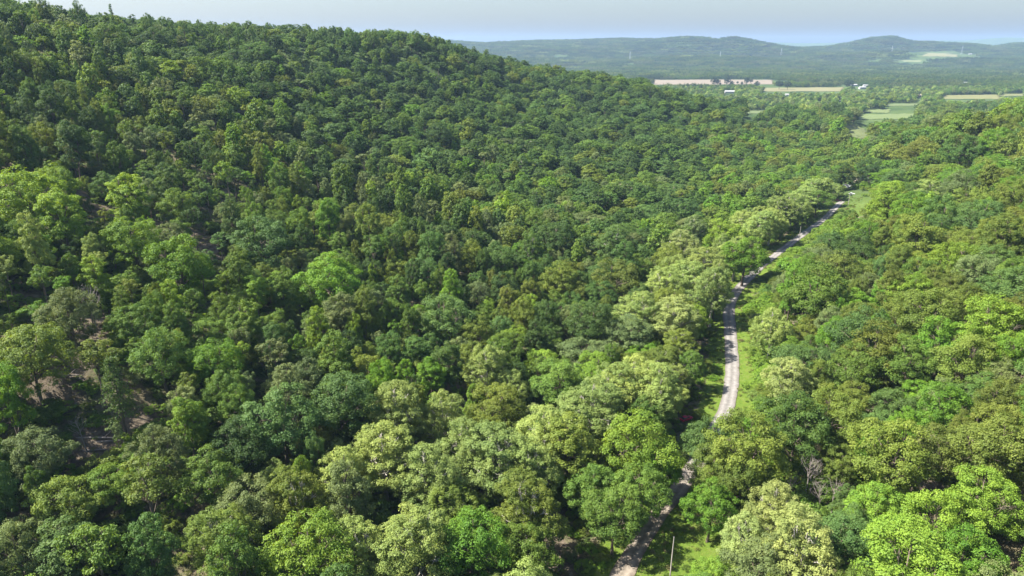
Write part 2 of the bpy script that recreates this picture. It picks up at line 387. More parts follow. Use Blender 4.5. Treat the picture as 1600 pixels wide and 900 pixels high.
# ------------------------------------------------------------------ places read off the photograph
clear_px = [(120,308,5),(150,325,4),(185,345,5),(215,352,4),(245,352,4),(300,368,5),(325,385,5),(342,404,4),(95,575,5),(60,590,5),(40,610,4),(100,610,4),(150,690,5),(125,705,4),(205,655,4),(230,660,4),
            (705,606,4),(722,614,3),(905,720,4),(870,858,4),(880,875,4),(1440,768,5),(1430,745,4),(1592,800,5),(555,300,3),(165,500,6),(140,520,5),(578,152,4),(600,205,3),(1530,880,2)]
clear_w = []
for px, py, rad in clear_px:
    P, t = hit(px, py); clear_w.append((P[0], P[1], rad, px, py, t))
keep_px = []            # photo points that must stay uncovered: (px, py, depth)
for i in range(len(RC)):
    z = float(ground(RC[i:i+1, 0], RC[i:i+1, 1])[0]); a, b, d = project((RC[i, 0], RC[i, 1], z))
    if (b > 752 or 330 < b < 636): keep_px.append((a, b, d))
    if b > 765:
        for off in (-3.0, 3.5, 7.0, 11.0):
            a2, b2, d2 = project((RC[i, 0]+RT[i, 1]*off, RC[i, 1]-RT[i, 0]*off, z)); keep_px.append((a2, b2, d2))
    if (330 < b < 636):
        nx, ny = RT[i, 1], -RT[i, 0]
        for off in (4.5, 8):
            a, b, d = project((RC[i, 0]+nx*off, RC[i, 1]+ny*off, z)); keep_px.append((a, b, d))
for c in clear_w: keep_px.append((c[3], c[4], c[5]))
for px, py in ((1070,652),(1078,648),(1085,645),(1051,850),(1048,890),(1054,820),(1247,362),(1247,375),(1325,305),(1325,320),(1310,313),(1340,312),(1350,320),(1335,300),(1030,880),(1010,870),(1060,885),
               (1347,283),(1344,265),(1360,312),(1345,335)):
    P, t = hit(px, py); keep_px.append((px, py, t-3))
for px, py in ((1228,765),(1238,750),(1250,765),(1260,755),(1272,770),(1284,780),(1296,760),(1300,790),(150,480),(158,500),(155,460),(140,690),(135,670)):
    P, t = hit(px, py+25); keep_px.append((px, py, t-1))
for px, py in ((60,262),(95,250),(130,262),(230,255),(200,262),(280,298),(330,280),(360,300),(405,292),(455,322),(25,255),(300,262),(495,300),(700,225),(640,260),(170,310),(1300,760)):
    P, t = hit(px, py); keep_px.append((px, py, t-2))
keep_px = np.array(keep_px)

PAL = {  # leaf colours, linear
 'mid green': (.096, .176, .027), 'dark green': (.056, .112, .024), 'deep green': (.072, .145, .028), 'olive green': (.122, .178, .028), 'blue green': (.082, .158, .038),
 'grey green': (.125, .175, .056), 'bright green': (.100, .215, .020), 'lime green': (.140, .245, .028), 'pale olive': (.192, .268, .068), 'pale yellow green': (.222, .290, .088), 'brownish olive': (.118, .158, .026)}
hand = [ # px, py of crown centre, crown width px, type, colour
 (600,705,130,'syc','pale olive'),(535,735,95,'syc','pale olive'),(668,735,110,'syc','pale olive'),(465,770,100,'syc','olive green'),(725,690,95,'syc','pale olive'),(645,835,140,'syc','pale olive'),
 (565,850,100,'syc','pale olive'),(480,865,130,'oak','lime green'),(785,705,130,'syc','pale olive'),(850,672,110,'syc','pale olive'),(925,625,110,'syc','pale olive'),(990,590,110,'syc','pale olive'),
 (1030,600,85,'syc','pale olive'),(1055,490,130,'syc','pale yellow green'),(1000,480,85,'syc','pale olive'),(1075,430,90,'syc','pale olive'),(1065,378,110,'syc','pale yellow green'),(1130,365,80,'oak','lime green'),
 (1165,395,75,'oak','bright green'),(1190,345,75,'syc','pale olive'),(1222,322,75,'syc','pale olive'),(1255,305,70,'syc','pale olive'),(1282,290,60,'syc','pale olive'),(620,635,105,'syc','pale olive'),
 (690,645,85,'syc','pale olive'),(760,570,75,'syc','pale olive'),(800,600,55,'syc','pale olive'),(515,432,98,'oak','bright green'),(735,845,110,'oak','bright green'),(1000,690,110,'oak','lime green'),
 (1035,725,70,'oak','bright green'),(930,572,58,'oak','lime green'),(280,405,90,'oak','bright green'),(205,370,75,'oak','lime green'),(40,300,110,'oak','lime green'),(92,325,65,'tall','lime green'),
 (198,298,58,'tall','lime green'),(275,322,55,'oak','mid green'),(45,550,105,'oak','olive green'),(148,425,42,'tall','lime green'),(1455,297,50,'syc','pale olive'),(1395,300,62,'oak','lime green'),
 (410,370,85,'oak','blue green'),(440,650,110,'oak','blue green'),(530,625,100,'oak','blue green'),(375,690,85,'oak','dark green'),(492,680,60,'oak','brownish olive'),(700,490,78,'oak','blue green'),
 (965,432,95,'oak','brownish olive'),(920,500,70,'oak','dark green'),(825,785,120,'syc','olive green'),(885,690,90,'tall','olive green'),(1112,690,80,'oak','blue green'),(1122,728,80,'oak','olive green'),(1150,745,80,'oak','olive green'),(1000,765,85,'oak','mid green'),(1010,640,60,'oak','mid green'),(1175,695,120,'oak','olive green'),
 (1112,785,80,'oak','bright green'),(1215,790,95,'syc','pale yellow green'),(1255,850,130,'syc','pale yellow green'),(1165,840,85,'syc','pale yellow green'),(1195,885,110,'oak','grey green'),
 (1235,585,80,'syc','pale yellow green'),(1208,505,62,'syc','pale olive'),(1345,515,90,'oak','dark green'),(1305,520,55,'oak','bright green'),(1370,540,90,'oak','brownish olive'),(1395,700,115,'oak','olive green'),
 (1305,650,90,'oak','olive green'),(1245,660,105,'oak','deep green'),(1100,408,75,'syc','pale olive'),(1035,440,70,'syc','pale olive'),(1150,388,60,'syc','pale olive'),(1205,342,60,'syc','pale olive'),(1240,318,58,'syc','pale olive'),(1270,292,52,'syc','pale olive'),(955,600,80,'syc','pale olive'),(830,720,90,'syc','pale olive'),(1455,485,95,'oak','olive green'),(1515,560,95,'oak','olive green'),(1410,845,110,'oak','lime green'),(1470,810,110,'oak','lime green'),
 (1545,775,100,'oak','lime green'),(1510,865,100,'oak','bright green'),(1370,790,80,'oak','lime green'),(1550,690,110,'oak','brownish olive'),(1480,700,90,'oak','brownish olive'),(1375,695,70,'oak','bright green'),
 (1340,385,58,'oak','dark green'),(1105,545,0,'oak','mid green'),(1340,570,80,'oak','mid green'),(1480,630,85,'oak','bright green'),(1560,500,95,'oak','lime green'),(1420,560,80,'oak','mid green'),
 (1318,268,30,'tall','dark green'),(1362,262,40,'oak','dark green'),(1310,175,42,'oak','dark green'),(1250,650,0,'oak','mid green'),(330,740,90,'oak','mid green'),(230,760,90,'open','olive green'),
 (100,780,100,'oak','olive green'),(60,700,90,'oak','grey green'),(350,830,110,'syc','olive green'),(150,860,90,'open','mid green'),(700,790,90,'syc','olive green'),(960,800,90,'oak','mid green'),
 (930,760,80,'oak','mid green'),(830,850,90,'oak','mid green'),(250,550,80,'oak','mid green'),(330,560,80,'oak','bright green'),(150,560,60,'open','olive green'),(180,600,50,'pine','dark green')]
trees = []   # dict x,y,z,kind,sx,sz,colour,hand
def add_tree(x, y, kind, w, hfac, colour, hand=False, lean=0):
    s = SPEC[kind] if kind in SPEC else dict(R=3.3, H=18.0)
    sx = w/(2*s['R']); 
    trees.append(dict(x=x, y=y, kind=kind, sx=sx, sz=sx*hfac, H=s['H']*sx*hfac, R=w/2, col=colour, hand=hand, rz=random.uniform(0, 6.28)))
for px, py, w, kd, col in hand:
    if w == 0: continue
    s = SPEC[kd] if kd in SPEC else dict(R=3.3, H=18.0)
    P, t = hit(px, py, 12.0)
    for it in range(3):
        wm = w*t/F*1.06; hm = min(max(s['H']*wm/(2*s['R'])*1.0, 11), 25); P, t = hit(px, py, hm*0.68)
    wm = min(w*t/F*1.06, 22); sx = wm/(2*s['R']); hm = min(max(s['H']*sx, 11), 25)
    add_tree(P[0], P[1], kd, wm, hm/(s['H']*sx), col, True)

# fill: dart throwing over the wooded land out to about 1.25 km
occ = {}
def cell(x, y): return (int(x//8), int(y//8))
def near_list(x, y, rad):
    c = int(rad//8)+1; i, j = cell(x, y)
    for a in range(i-c, i+c+1):
        for b in range(j-c, j+c+1):
            for q in occ.get((a, b), ()): yield q
for t in trees: occ.setdefault(cell(t['x'], t['y']), []).append((t['x'], t['y'], t['R']*0.78))
def poly_world(pts): return [tuple(hit(px, py)[0][:2]) for px, py in pts]
def inside(x, y, poly):
    c = False; j = len(poly)-1
    for i in range(len(poly)):
        xi, yi = poly[i]; xj, yj = poly[j]
        if (yi > y) != (yj > y) and x < (xj-xi)*(y-yi)/(yj-yi)+xi: c = not c
        j = i
    return c
lawn = poly_world([(1305,328),(1300,304),(1330,297),(1375,300),(1362,318),(1352,340),(1335,352)])
field_defs = {  # photo outlines of the open ground in the valley
 'wheat_field': [(1022,132.5),(1022,125),(1120,124.5),(1205,125),(1210,132)],
 'straw_field': [(1190,143),(1196,137.5),(1318,136.5),(1314,143)],
 'pasture': [(1334,187),(1345,179),(1432,178),(1428,186)],
 'meadow': [(1352,176.5),(1350,172),(1392,171),(1388,176.5)],
 'hay_field': [(1470,155),(1475,149),(1560,148),(1562,155)],
 'small_meadow': [(1560,150.5),(1566,147),(1600,146.5),(1600,150)], 'side_meadow': [(1395,96.5),(1402,94),(1440,94),(1438,97)], 'lower_meadow': [(1160,178),(1166,174),(1200,173),(1198,177)], 'valley_meadow': [(1380,166),(1388,162.5),(1440,162),(1436,165.5)],
 'hillside_field': [(1440,88),(1450,82.5),(1480,82),(1497,84),(1495,89)],
 'clearing_field': [(1318,214),(1322,195),(1340,196),(1362,212),(1352,218)]}
def wavy(poly, n=9):
    out = []; r = random.Random(len(poly)*7+int(poly[0][0]))
    for i in range(len(poly)):
        a, b = poly[i], poly[(i+1) % len(poly)]
        for k in range(n): out.append((a[0]+(b[0]-a[0])*k/n+r.uniform(-1.2, 1.2), a[1]+(b[1]-a[1])*k/n+r.uniform(-.22, .22)*(1 if a[1] < 170 else 2.5)))
    return out
field_defs = {k: wavy(v) for k, v in field_defs.items()}
fields_w = {k: poly_world(v) for k, v in field_defs.items()}
px_poly = [v for v in field_defs.values()]+[[(a-w, b-h), (a+w, b-h), (a+w, b+h), (a-w, b+h)] for a, b, w, h in ((1140,145,9,2),(1334,134,4,1.5),(1347,138,7,2),(1352,135,5,1.5),(1299,125,2,1),(1516,85,5,1.5),(1465,131,7,1),(1505,131,6,1),(1437,151,3,2),(1282,155,2,1.5),(1313,156,3,1.5),(1230,150,3,1.5))]
px_dep = [min(math.hypot(*q) for q in poly_world(v)) for v in px_poly]
def px_inside(px, py, poly):
    c = np.zeros(px.shape, bool); j = len(poly)-1
    for i in range(len(poly)):
        xi, yi = poly[i]; xj, yj = poly[j]
        if yi != yj: c ^= ((yi > py) != (yj > py)) & (px < (xj-xi)*(py-yi)/(yj-yi)+xi)
        j = i
    return c
def hides_field(x, y, g, tops):
    bad = np.zeros(len(x), bool)
    for t_ in tops:
        a, b, d = project(np.c_[x, y, g+t_])
        for v, dp in zip(px_poly, px_dep): bad |= px_inside(a, b, v) & (d < dp-8)
    return bad
N_TRY = 110000
X = rng.uniform(-760, 1150, N_TRY); Y = rng.uniform(62, 1300, N_TRY)
# more throws near the camera so that it is full there
Xn = rng.uniform(-330, 330, 26000); Yn = rng.uniform(55, 480, 26000)
X = np.r_[Xn, X]; Y = np.r_[Yn, Y]
m = (np.abs(X) < Y*0.86+70); X = X[m]; Y = Y[m]
G = ground(X, Y); RD, RS = road_dist(X, Y)
PX, PY, PD = project(np.c_[X, Y, G+12])
hid = hides_field(X, Y, G, (3, 7, 11, 15, 18)) | hides_field(X-4, Y, G, (10, 14)) | hides_field(X+4, Y, G, (10, 14))
nz = wob(X, Y, 110, 21); nz2 = wob(X, Y, 45, 22); open_n = wob(X, Y, 70, 23)
names = list(PAL)
def weights(px, py, d, x, y, rd, rs, g):
    w = dict.fromkeys(names, 0.0)
    if rd < 34 and rs < 0 and y < 520: w.update({'pale olive': 5, 'olive green': 2.5, 'mid green': 2, 'lime green': 1, 'bright green': 1})
    elif x > 60 and rs >= 0 and y < 620 or (px > 1100 and py > 200): w.update({'mid green': 3, 'olive green': 4.5, 'bright green': 1.8, 'brownish olive': 2.2, 'lime green': 1.6, 'deep green': 1.3, 'grey green': .5, 'blue green': .8})
    elif d > 560 and px < 1330 and x < 420: w.update({'mid green': 2, 'deep green': 3.4, 'dark green': 4.5, 'olive green': .7, 'blue green': .6})
    elif d > 420 and px < 1250: w.update({'mid green': 3.0, 'deep green': 3.6, 'dark green': 3.2, 'olive green': .9, 'bright green': .8, 'blue green': 1.2, 'grey green': .6})
    elif px < 1250 and d < 250: w.update({'mid green': 4, 'olive green': 4.2, 'deep green': 1.6, 'bright green': 1.4, 'grey green': 1.8, 'blue green': .6, 'lime green': 1.6, 'dark green': 1.0, 'pale olive': .5})
    elif px < 1250: w.update({'mid green': 4, 'olive green': 2.6, 'deep green': 2.6, 'bright green': .6, 'grey green': 1.7, 'blue green': .7, 'lime green': .7, 'dark green': 2.2, 'brownish olive': .4})
    else: w.update({'mid green': 3, 'grey green': 2, 'dark green': .8, 'olive green': 2, 'blue green': 1, 'pale olive': 1.2, 'deep green': 1})
    return w
kx, ky, kd_ = keep_px[:, 0], keep_px[:, 1], keep_px[:, 2]
allf = list(fields_w.values())+[lawn]
for i in range(len(X)):
    x, y, g, d, px, py = X[i], Y[i], G[i], PD[i], PX[i], PY[i]
    if g < -30 or d < 60 or hid[i]: continue
    rd, rs = RD[i], RS[i]
    if rd < ((13 if 188 < y < 262 else 5.8 if y > 262 else 8.0) if rs < 0 else (8.5 if y > 188 else 6.5)): continue
    leftopen = (x < -70 and y < 330 and open_n[i] > -0.1)
    u = random.random()
    if leftopen: kind = 'open' if u < .62 else ('tall' if u < .8 else 'oak')
    elif rd < 34 and rs < 0 and y < 520: kind = 'syc' if u < .6 else 'oak'
    elif px < 440 and 195 < py < 335: kind = 'open' if u < .6 else ('tall' if u < .85 else 'oak')
    elif px < 760 and 150 < d < 700: kind = 'open' if u < .24+.15*open_n[i] else ('tall' if u < .62 else 'oak')
    elif x > 60 and rs >= 0 and d < 620: kind = 'oak' if u < .84 else 'tall'
    else: kind = 'oak' if u < .58 else ('tall' if u < .86 else ('syc' if u < .94 else 'open'))
    base = {'oak': 11.2, 'tall': 8.6, 'syc': 11.8, 'open': 7.2}[kind]
    w = base*min(max(random.gauss(1, .27), .5), 1.75)*(1.0 if x < 60 else 1.12)*(1.0+.28*min(max((d-230)/250, 0), 1))
    if rs > 0 and rd < 17 and y > 175: w *= 0.42; kind = 'oak'
    h = {'oak': 15.5, 'tall': 18.5, 'syc': 18, 'open': 15.5}[kind]*random.uniform(.72, 1.22)*(.55+.45*w/base)
    if rs > 0 and rd < 17 and y > 175: h = random.uniform(3.5, 6)
    if x > 60 and rs > 0 and rd > 17: h *= 1.12; w *= 1.18
    if d > 260: h *= 1.1
    if px < 760 and kind == 'tall': h *= 1.12; w *= .9
    if d > 380 and x < 330: h = min(h, random.uniform(11.5, 20.5))
    gap = {'oak': .66, 'tall': .68, 'syc': .66, 'open': .86}[kind]*(1.13 if d > 330 and x < 330 else 1)
    rr = w/2*gap
    ok = True
    for qx, qy, qr in near_list(x, y, 16):
        if (qx-x)**2+(qy-y)**2 < (rr+qr)**2: ok = False; break
    if not ok: continue
    if y > 350 or True:
        for p in allf:
            if inside(x, y, p): ok = False; break
        if not ok: continue
    for c in clear_w:
        if (c[0]-x)**2+(c[1]-y)**2 < (c[2]+1.0)**2: ok = False; break
    if not ok: continue
    if 60 < d < 620:
        ex, ey, ed = project((x, y, g+h*.64))
        rx = w/2/ed*F*.95; ry = max(h*.40, w*.4)/ed*F*.95
        if kind == 'open': ry *= .8
        inn = ((kx-ex)/rx)**2+((ky-ey)/ry)**2 < 1
        if (inn & (kd_ > ed+1)).any():
            if rs > 0 and rd < 40 or random.random() < .0: pass
            ok = False
    if not ok: continue
    wt = weights(px, py, d, x, y, rd, rs, g)
    # neighbouring trees lean to the same colour
    for j, nm in enumerate(names): wt[nm] *= math.exp(0.9*math.sin(nz[i]*3+j*1.7)+0.5*math.sin(nz2[i]*4+j*2.3))
    if kind == 'syc' and d < 480 and rs < 0: wt['pale olive'] *= 1.5
    col = random.choices(names, [wt[n_] for n_ in names])[0]
    s = SPEC[kind]; sx = w/(2*s['R'])
    trees.append(dict(x=x, y=y, kind=kind, sx=sx, sz=h/s['H'], H=h, R=w/2, col=col, hand=False, rz=random.uniform(0, 6.28)))
    occ.setdefault(cell(x, y), []).append((x, y, rr))
# ridge-line trees with bare stems standing against the sky
for px, py, wpx, kd, h in [(172,14,11,'pine',17),(266,34,13,'open',19),(284,36,16,'open',18),(313,36,11,'open',20),(335,34,13,'open',20),(352,32,13,'open',21),(368,40,13,'open',18),(392,45,12,'open',17),(412,45,13,'open',16),
                        (548,46,22,'oak',15),(583,46,18,'oak',15),(650,53,20,'oak',14),(60,8,24,'oak',17),(120,14,20,'oak',16),(228,30,16,'oak',14)]:
    tt = np.interp(px, [0, 200, 400, 640], [380, 460, 520, 680]); py -= 11 if kd == 'open' else 3
    d = ray(px, py)*tt; x, y = d[0], d[1]; w = wpx*tt/F*1.15
    s = SPEC[kd] if kd in SPEC else dict(R=3.3, H=18.0); zt = CAM_Z+d[2]+w*.4; g = float(ground(np.array([x]), np.array([y]))[0]); h = min(max(zt-g, 9), 27)
    trees.append(dict(x=x, y=y, kind=kd, sx=w/(2*s['R']), sz=h/s['H'], H=h, R=w/2, col='deep green', hand=True, rz=random.uniform(0, 6.28), ridge=True))
TX = np.array([t['x'] for t in trees]); TY = np.array([t['y'] for t in trees]); TZ = ground(TX, TY)
ex, ey, ed = project(np.c_[TX, TY, TZ+np.array([t['H'] for t in trees])*.65])
for i, t in enumerate(trees):
    t['z'] = TZ[i]; t['px'] = ex[i]; t['py'] = ey[i]; t['d'] = ed[i]; t['size'] = t['R']/ed[i]*F
    c = np.array(PAL[t['col']]); v = random.uniform(.84, 1.18); hshift = random.uniform(-.06, .06)
    t['rgb'] = np.clip(c*v*np.array([1+hshift, 1, 1-hshift]), .005, .5)
inframe = lambda t: -t['size']*.6 < t['px'] < 1600+t['size']*.6 and -t['size'] < t['py'] < 900+t['size']*.7
NAMEK = {'oak': 'broadleaf_tree', 'tall': 'broadleaf_tree', 'syc': 'sycamore_tree', 'open': 'slender_tree', 'pine': 'pine_tree'}
LIMIT = {'broadleaf_tree': 300, 'sycamore_tree': 120, 'slender_tree': 110, 'pine_tree': 20}
cnt = dict.fromkeys(LIMIT, 0); singles = []; rest = []
for t in sorted(trees, key=lambda t: -t['size']-(1000 if t.get('hand') else 0)):
    k = NAMEK[t['kind']]
    if inframe(t) and cnt[k] < LIMIT[k] and t['d'] < 1200: cnt[k] += 1; singles.append(t)
    else: rest.append(t)
print('TREES', len(trees), cnt, len(rest))

# ------------------------------------------------------------------ labels that single trees out
LAND = [((60,640),'the log clearing'),((300,375),'the long dirt track'),((705,606),'the red earth bank'),((905,720),'the small earth scar'),((1051,850),'the near utility pole'),
        ((1075,650),'the red car'),((1142,560),'the straight road stretch'),((1247,365),'the lone roadside pole'),((1325,305),'the crossarm pole'),((1440,768),'the sandy clearing'),((1240,750),'the bare dead trees'),
        ((975,890),'the shaded lane'),((515,432),'the bright dome tree'),((155,500),'the dark hollow'),((40,300),'the big lime crown'),((1055,490),'the palest sycamore'),
        ((410,370),'the blue green hillside tree'),((1255,850),'the yellowish lane sycamore'),((1235,585),'the yellowish bend sycamore'),((340,38),'the ridge top stems'),((965,432),'the brownish oak'),
        ((1190,415),'the upper road bend'),((1345,515),'the darkest bank oak'),((600,705),'the pale creek grove'),((735,845),'the vivid green tree'),((555,300),'the small hillside gap'),
        ((1592,800),'the corner earth patch'),((1455,297),'the pale meadow tree'),((440,650),'the blue green grove'),((1000,690),'the lime lane tree')]
SECT = ['to the right of', 'behind and right of', 'straight behind', 'behind and left of', 'to the left of', 'in front and left of', 'straight in front of', 'in front and right of']
ORD = ['nearest', 'second', 'third', 'fourth', 'fifth', 'sixth', 'seventh', 'eighth', 'ninth', 'tenth']
def shape_word(t):
    q = t['H']/(2*t['R'])
    if t['kind'] == 'pine': return 'conical pine'
    if t['kind'] == 'open': return 'thin slender tree' if q > 2.1 else 'open slender tree'
    b = 'sycamore' if t['kind'] == 'syc' else 'tree'
    return ('tall narrow ' if q > 2.0 else 'rounded ' if q > 1.3 else 'broad spreading ')+b
# ordinals count all trees of the same colour and shape in that direction, so a label points at one tree
buckets = {}
for t in singles:
    best = None
    for j, ((lx, ly), ph) in enumerate(LAND):
        dd = math.hypot(t['px']-lx, t['py']-ly)
        if dd < 12: continue
        if best is None or dd < best[0]: best = (dd, j)
    dd, j = best; (lx, ly), ph = LAND[j]
    sct = int(round(math.atan2(-(t['py']-ly), t['px']-lx)/(math.pi/4))) % 8
    buckets.setdefault((t['col'], shape_word(t), j, sct), []).append((dd, t))
for (c, shp, j, sct), L in buckets.items():
    L.sort(key=lambda q: q[0])
    for k, (dd, t) in enumerate(L):
        rank = '' if len(L) == 1 else ', '+ORD[min(k, 9)]
        t['label'] = '%s %s%s %s %s' % (c, shp, rank, SECT[sct], LAND[j][1])
        
EXTRA = {(515,432): 'bright green dome-shaped tree standing alone in colour amid darker hillside trees', (1065,378): 'very pale creekside sycamore beside the road where it bends away', (1055,490): 'palest large creekside sycamore beside the straight stretch of road',
         (172,14): 'lone pine rising above the ridge line against the sky', (735,845): 'vivid green tree among the pale sycamores at the creek', (965,432): 'brownish olive oak beside the pale sycamores',
         (410,370): 'blue green rounded tree below the dirt track on the hillside', (40,300): 'large lime green crown beside the dirt track at the slope'}
for (qx, qy), lab in EXTRA.items():
    c = min(singles, key=lambda t: math.hypot(t['px']-qx, t['py']-qy)+(0 if t.get('hand') else 60)); c['label'] = lab
GRP = {'broadleaf_tree': 'broadleaf trees of the woodland', 'sycamore_tree': 'pale sycamores along the creek and slopes', 'slender_tree': 'slender trees with bare lower stems', 'pine_tree': 'pines among the broadleaf trees'}
for t in singles:
    k = t['kind']; pr = PROTO[k][random.randrange(len(PROTO[k]))]; nm = NAMEK[k]
    e = bpy.data.objects.new(nm, None); scene.collection.objects.link(e); e.empty_display_size = 1
    e.location = (t['x'], t['y'], t['z']); e.rotation_euler = (0, 0, t['rz']); e.scale = (t['sx'], t['sx'], t['sz'])
    e['label'] = t['label']; e['category'] = 'tree'; e['group'] = GRP[nm]
    tr = bpy.data.objects.new('trunk', pr['trunk']); cr = bpy.data.objects.new('crown', pr['crown'])
    for o in (tr, cr): scene.collection.objects.link(o); o.parent = e
    cr.color = (*[float(v) for v in t['rgb']], 1.0)

def idx_for(order, kind):
    c = [i for i, k in enumerate(order) if k == kind]
    return random.choice(c) if c else 0
nr = [t for t in rest if t['d'] < 330]; mr = [t for t in rest if t['d'] >= 330]
def sc(name, coll, order, L, **kw):
    sp = []
    for t in L:
        sp.append((t['sx'], t['sx'], t['sz']))
    return scatter(name, coll, [(t['x'], t['y'], t['z']) for t in L], [idx_for(order, t['kind']) for t in L], [t['rz'] for t in L], sp, [t['rgb'] for t in L], **kw)
if nr: sc('slope_woods', C_NEAR, near_order, nr)
sc('hillside_woods', C_MID, mid_order, mr)

# undergrowth: low bushes under and between the trees, along the road verge
n = 42000
ux = rng.uniform(-300, 360, n); uy = rng.uniform(60, 560, n); m = np.abs(ux) < uy*.84+40; ux = ux[m]; uy = uy[m]
rd, rs = road_dist(ux, uy); dn = wob(ux, uy, 30, 31)
prob = np.where(rd < 20, np.where(rd < 4.5, 0, np.where(rs > 0, .95, .75)), np.where(ux < -60, .62+.2*dn, .5+.2*dn))
prob = np.where((rd > 4.5) & (rd < 9), prob*np.where(rs > 0, np.where(uy < 270, .06, .14), .5), prob)
keep = rng.uniform(size=len(ux)) < prob
for i in np.where(keep)[0]:
    if inside(ux[i], uy[i], lawn) and random.random() < .96: keep[i] = False
    if 20 < ux[i] < 62 and 100 < uy[i] < 140 and 0 < rs[i] and rd[i] < 22 and random.random() < .95: keep[i] = False
    if ux[i] < -110 and 225 < uy[i] < 420 and random.random() < .45: keep[i] = False
    for c in clear_w:
        if (c[0]-ux[i])**2+(c[1]-uy[i])**2 < c[2]**2*1.0 and random.random() < .85: keep[i] = False; break
ux = ux[keep]; uy = uy[keep]; rd = rd[keep]; rs = rs[keep]; n = len(ux)
sz = rng.uniform(.35, .95, n)*np.where((rs > 0) & (rd > 8) & (rd < 22), 1.7, 1)*np.where((rd > 20) & (rng.uniform(size=n) < .3), 2.2, 1)
cols = np.array([PAL[c] for c in ('mid green', 'bright green', 'lime green', 'olive green', 'grey green')])
ci = rng.choice(5, n, p=[.35, .2, .15, .2, .1]); tint = cols[ci]*rng.uniform(.8, 1.2, (n, 1))
tint = np.where(((rs > 0) & (rd < 20))[:, None], tint*.5+np.array(PAL['lime green'])*.5, tint)
sh = [i for i, k in enumerate(near_order) if k == 'shrub']
scatter('undergrowth', C_NEAR, np.c_[ux, uy, ground(ux, uy)-.1], rng.choice(sh, n), rng.uniform(0, 6.28, n), np.c_[sz, sz, sz*rng.uniform(.6, 1.1, n)], tint)
print('UNDERGROWTH', n)

# weeds and tufts on the verges, the lawns and the open forest floor
n = 60000
wx = rng.uniform(-230, 330, n); wy = rng.uniform(80, 560, n); m = np.abs(wx) < wy*.84+20; wx = wx[m]; wy = wy[m]; rd, rs = road_dist(wx, wy)
keep = rng.uniform(size=len(wx)) < np.where(rd < 2.7, 0, np.where(rd < 14, .85, np.where((wx < -50) & (wy < 300), .55, .05)))
wx, wy, rd = wx[keep], wy[keep], rd[keep]; n = len(wx); sz = rng.uniform(.06, .22, n)*np.where(rd < 3.6, .7, 1)*np.where(rng.uniform(size=n) < .1, 1.8, 1)
wc = np.array([(.10, .16, .02), (.14, .17, .04), (.08, .14, .02), (.17, .16, .06)])[rng.integers(0, 4, n)]*rng.uniform(.75, 1.1, (n, 1))
scatter('verge_weeds', C_MID, np.c_[wx, wy, ground(wx, wy)-.05], rng.choice([i for i, k in enumerate(mid_order) if k == 'shrub'], n), rng.uniform(0, 6.28, n), np.c_[sz*1.6, sz*1.6, sz], wc)
print('WEEDS', n)

# far valley woods: patches of canopy out to the farther hills
P = []; step = PATCH*0.86
ys = np.arange(2120, 8000, step)
fx = []; fy = []
for y in ys:
    half = y*0.84+150; xs = np.arange(-half, half, step)+random.uniform(-20, 20)
    fx.append(xs); fy.append(np.full(len(xs), y)+rng.uniform(-9, 9, len(xs)))
fx = np.concatenate(fx); fy = np.concatenate(fy); fz = ground(fx, fy)
allff = list(fields_w.values()); kp = np.ones(len(fx), bool)
# drop the patches that would cover a field or stand too close in front of it
for p in allff:
    pa = np.array(p); mx, Mx, my, My = pa[:, 0].min(), pa[:, 0].max(), pa[:, 1].min(), pa[:, 1].max()
    kp &= ~((fx > mx-25) & (fx < Mx+25) & (fy > my-60*(my > 1500)) & (fy < My+15))
# hidden far beyond the near hill: keep only what could be seen from a few steps aside
kp &= ~((fx < -fy*.25-300) & (fy > 1500))
# random small openings in the valley
on = wob(fx, fy, 420, 41); kp &= ~((on > .93) & (fy < 5200))
for ox in (-27, 0, 27):
    for oy in (-27, 0, 27): kp &= ~hides_field(fx+ox, fy+oy, fz, (4, 12))
fx, fy, fz = fx[kp], fy[kp], fz[kp]; n = len(fx)
cn = wob(fx, fy, 330, 42); cols = np.array([PAL['mid green'], PAL['deep green'], PAL['dark green'], PAL['olive green'], PAL['grey green'], PAL['pale olive']])
wts = np.stack([np.exp(1.1*np.sin(cn*4+k*1.9)+.3*rng.normal(size=n))*b for k, b in enumerate((3, 2.0, 1.6, 1.6, 1.2, .35))], 1); wts /= wts.sum(1)[:, None]
pick = (wts.cumsum(1) > rng.uniform(size=(n, 1))).argmax(1)
tint = cols[pick]*rng.uniform(.55, .85, (n, 1))
sz = rng.uniform(.9, 1.15, n)
scatter('distant_forest', C_FAR, np.c_[fx, fy, fz], rng.integers(0, 4, n), rng.integers(0, 4, n)*math.pi/2+rng.uniform(-.2, .2, n), np.c_[sz, sz, sz*rng.uniform(.8, 1.15, n)], tint)
print('FAR', n)

# valley woods between the near hill and the far patches, tree by tree
st = 9.6; vx, vy = np.meshgrid(np.arange(-700, 2000, st), np.arange(1150, 2160, st)); vx = vx.ravel()+rng.uniform(-4, 4, vx.size); vy = vy.ravel()+rng.uniform(-4, 4, vy.size)
k = (vx < vy*.86+60) & (vx > -vy*.35-60) & ~((np.abs(vx) < 1150) & (vy < 1300) & (vx > -760)) ; vx = vx[k]; vy = vy[k]; vz = ground(vx, vy)
k = ~(hides_field(vx, vy, vz, (0, 4, 8, 11, 14, 17)) | hides_field(vx-4, vy, vz, (8, 13)) | hides_field(vx+4, vy, vz, (8, 13)))
for p in fields_w.values(): k &= ~px_inside(vx, vy, p)
on = wob(vx, vy, 230, 51); k &= on < .78; k &= rng.uniform(size=len(k)) < .93
vx, vy, vz = vx[k], vy[k], vz[k]; n = len(vx); cn = wob(vx, vy, 120, 52)
